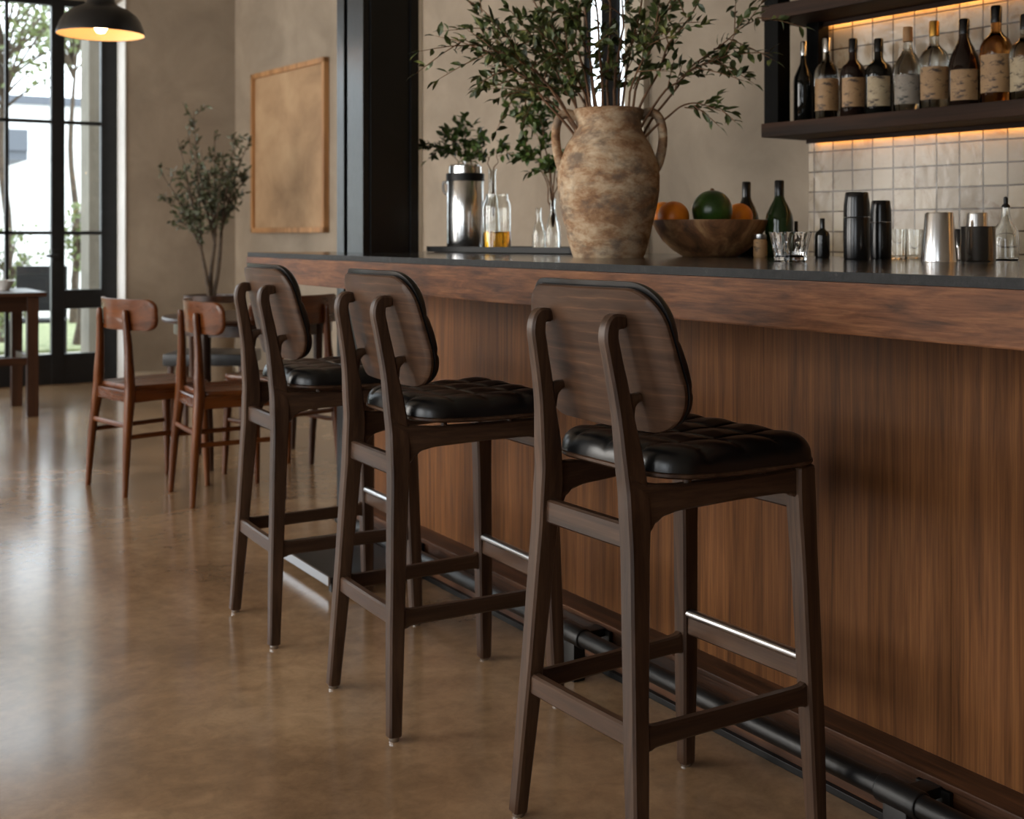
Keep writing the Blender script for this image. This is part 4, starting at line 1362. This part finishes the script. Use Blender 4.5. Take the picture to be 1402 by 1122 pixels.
# ------------------------------------------------------------------ outdoors
m = MB(); m.box((-12, 10.27, -.12), (14, 34, -.03))
structure(m.build('ground', M['paving'], smooth=False), 'pale paving outside the glazed doors')
m = MB(); m.box((-4, 13.2, -.03), (6, 18, .0))
tag(m.build('lawn', M['grass'], smooth=False), 'strip of grass beyond the paving outside the doors', 'grass', None, 'stuff')
m = MB(); m.box((2.41, 11.4, -.03), (2.75, 11.75, 3.6), .004)
tag(m.build('porch_pillar', M['pillar'], smooth=False), 'pale square pillar outside the glazed doors', 'pillar')
hs = empty('garden_house', (-1.5, 24, -.03))
m = MB(); m.box((-9, 0, 0), (12, .3, 3.6)); m.build('wall', M['white_wall'], hs, smooth=False)
m = MB(); m.box((-9.1, -.08, 3.6), (12.1, .38, 3.75)); m.build('coping', M['slate'], hs, smooth=False)
q0 = at(-60, 20.2); q1 = at(44, 20.2)
m = MB(); m.box((q0.x + 1.5, -2.2, 2.45), (q1.x + 1.5, 0, 2.6)); m.box((q0.x + 1.5, -2.25, 2.6), (q1.x + 1.5, 0, 2.95)); m.build('awning', M['slate'], hs, smooth=False)
tag(hs, 'white garden house with a slate grey awning', 'house')
# tree seen through the panes
def garden_tree(name, base, H, spread_r, lab, seed, mat='leaf_out', nl=26, low=.35, lsz=1.0):
    rng = random.Random(seed)
    o = empty(name, base)
    tk, lf = MB(), MB()
    tk.tube([(0, 0, 0), (.05, 0, H * .25), (-.03, .02, H * .45), (.05, 0, H * .7)], [.055, .045, .035, .015], 9, 4)
    for k in range(nl):
        z0 = H * rng.uniform(low, .7)
        a = rng.uniform(0, 2 * PI)
        q = Vector((0, 0, z0)); e = Vector((math.cos(a) * spread_r * rng.uniform(.4, 1), math.sin(a) * spread_r * rng.uniform(.4, 1), min(H, z0 + H * rng.uniform(.05, .35))))
        c = (q + e) / 2 + Vector((0, 0, .15))
        tk.tube([bez(q, c, e, i / 5) for i in range(6)], [.018, .014, .011, .008, .006, .004], 6, 1)
        for j in range(20):
            s = bez(q, c, e, rng.uniform(.3, 1)) + rnd_dir(rng) * rng.uniform(.02, .28)
            leaf(lf, s, rnd_dir(rng), rng.uniform(.06, .11) * lsz, rng.uniform(.035, .06) * lsz, rnd_dir(rng))
    tk.build('trunk', M['bark'], o, fix=False)
    lf.build('foliage', M[mat], o, smooth=False, fix=False)
    tag(o, lab, 'tree')
p = at(5, 13.5, .001)
garden_tree('garden_tree', p, 4.7, 1.25, 'leafy garden tree outside the glazed doors', 3, nl=44, low=.52)
p = at(100, 16.5, .001)
garden_tree('garden_tree', p, 5.2, 1.0, 'taller garden tree beyond the pale pillar', 4, nl=30, low=.62)
p = at(12, 12.4, -.03)
garden_tree('garden_shrub', p, 1.25, .3, 'low green shrub behind the garden chair', 8, nl=26, low=.1, lsz=.8)
p = at(106, 13.2, .001)
garden_tree('garden_shrub', p, 1.5, .13, 'slim green shrub beside the pale pillar outside', 9, nl=12, low=.5, lsz=.8)
# garden chair
p = at(52, 10.75)
gc = empty('garden_chair', (p.x, p.y, -.03), math.radians(-18))
m = MB(); m.box((-.22, -.21, .44), (.22, .21, .465), .006); m.build('seat', M['dark_garden'], gc, smooth=False)
m = MB(); m.box((-.21, .2, .52), (.21, .22, .92), .008); m.build('backrest', M['dark_garden'], gc, smooth=False)
for x in (-.2, .2):
    m = MB(); m.sweep([(x, .2, 0), (x, .205, .46), (x, .23, .92)], [(.014, .014)] * 3, (0, 1, 0), 10, 3, 3); m.build('leg', M['dark_garden'], gc)
    m = MB(); m.sweep([(x, -.2, 0), (x, -.19, .45)], [(.014, .014)] * 2, (0, 1, 0), 10, 3, 1); m.build('leg', M['dark_garden'], gc)
tag(gc, 'dark metal garden chair outside the glazed doors', 'chair')

# ------------------------------------------------------------------ light
wd = bpy.data.worlds.new('overcast_sky'); SC.world = wd
wd.use_nodes = True
bg = wd.node_tree.nodes['Background']
bg.inputs['Color'].default_value = (0.86, 0.93, 1.0, 1)
bg.inputs['Strength'].default_value = 4.2

def portal(name, loc, rot, sx, sy):
    l = bpy.data.lights.new(name, 'AREA'); l.shape = 'RECTANGLE'; l.size = sx; l.size_y = sy
    l.cycles.is_portal = True
    o = bpy.data.objects.new(name, l); o.location = loc; o.rotation_euler = rot; COL.objects.link(o)
for i, (a, b) in enumerate(WIN):
    l = bpy.data.lights.new('window_daylight', 'AREA'); l.shape = 'RECTANGLE'; l.size = 2.7; l.size_y = b - a
    l.energy = DAYLIGHT[i] * (b - a) * 2.7; l.color = (1.0, 0.91, 0.79)
    o = bpy.data.objects.new('window_daylight', l); o.location = (-3.66, (a + b) / 2, 1.85); o.rotation_euler = (0, -PI / 2, 0); COL.objects.link(o)
portal('door_daylight', ((XO0 + XO1) / 2, 10.2, 1.5), (-PI / 2, 0, 0), XO1 - XO0, 3.0)

# ------------------------------------------------------------------ camera
cam = bpy.data.cameras.new('camera')
cam.sensor_fit = 'HORIZONTAL'; cam.sensor_width = 36.0
cam.lens = FPX / 1402.0 * 36.0
cam.shift_y = -(561.0 - HOR) / 1402.0
cam.clip_start = 0.05
cam.dof.use_dof = True
cam.dof.focus_distance = 2.45
cam.dof.aperture_fstop = 5.6
co = bpy.data.objects.new('camera', cam)
co.location = (0, 0, HC); co.rotation_euler = (PI / 2, 0, -TH)
COL.objects.link(co)
SC.camera = co

SC.view_settings.view_transform = 'Standard'
SC.view_settings.look = 'None'
SC.view_settings.gamma = 1.0
SC.view_settings.use_curve_mapping = False
SC.view_settings.exposure = 0.28
SC.cycles.use_denoising = True
SC.cycles.max_bounces = 10
SC.cycles.transparent_max_bounces = 16
SC.cycles.sample_clamp_indirect = 6.0
SC.cycles.caustics_reflective = False
SC.cycles.caustics_refractive = False
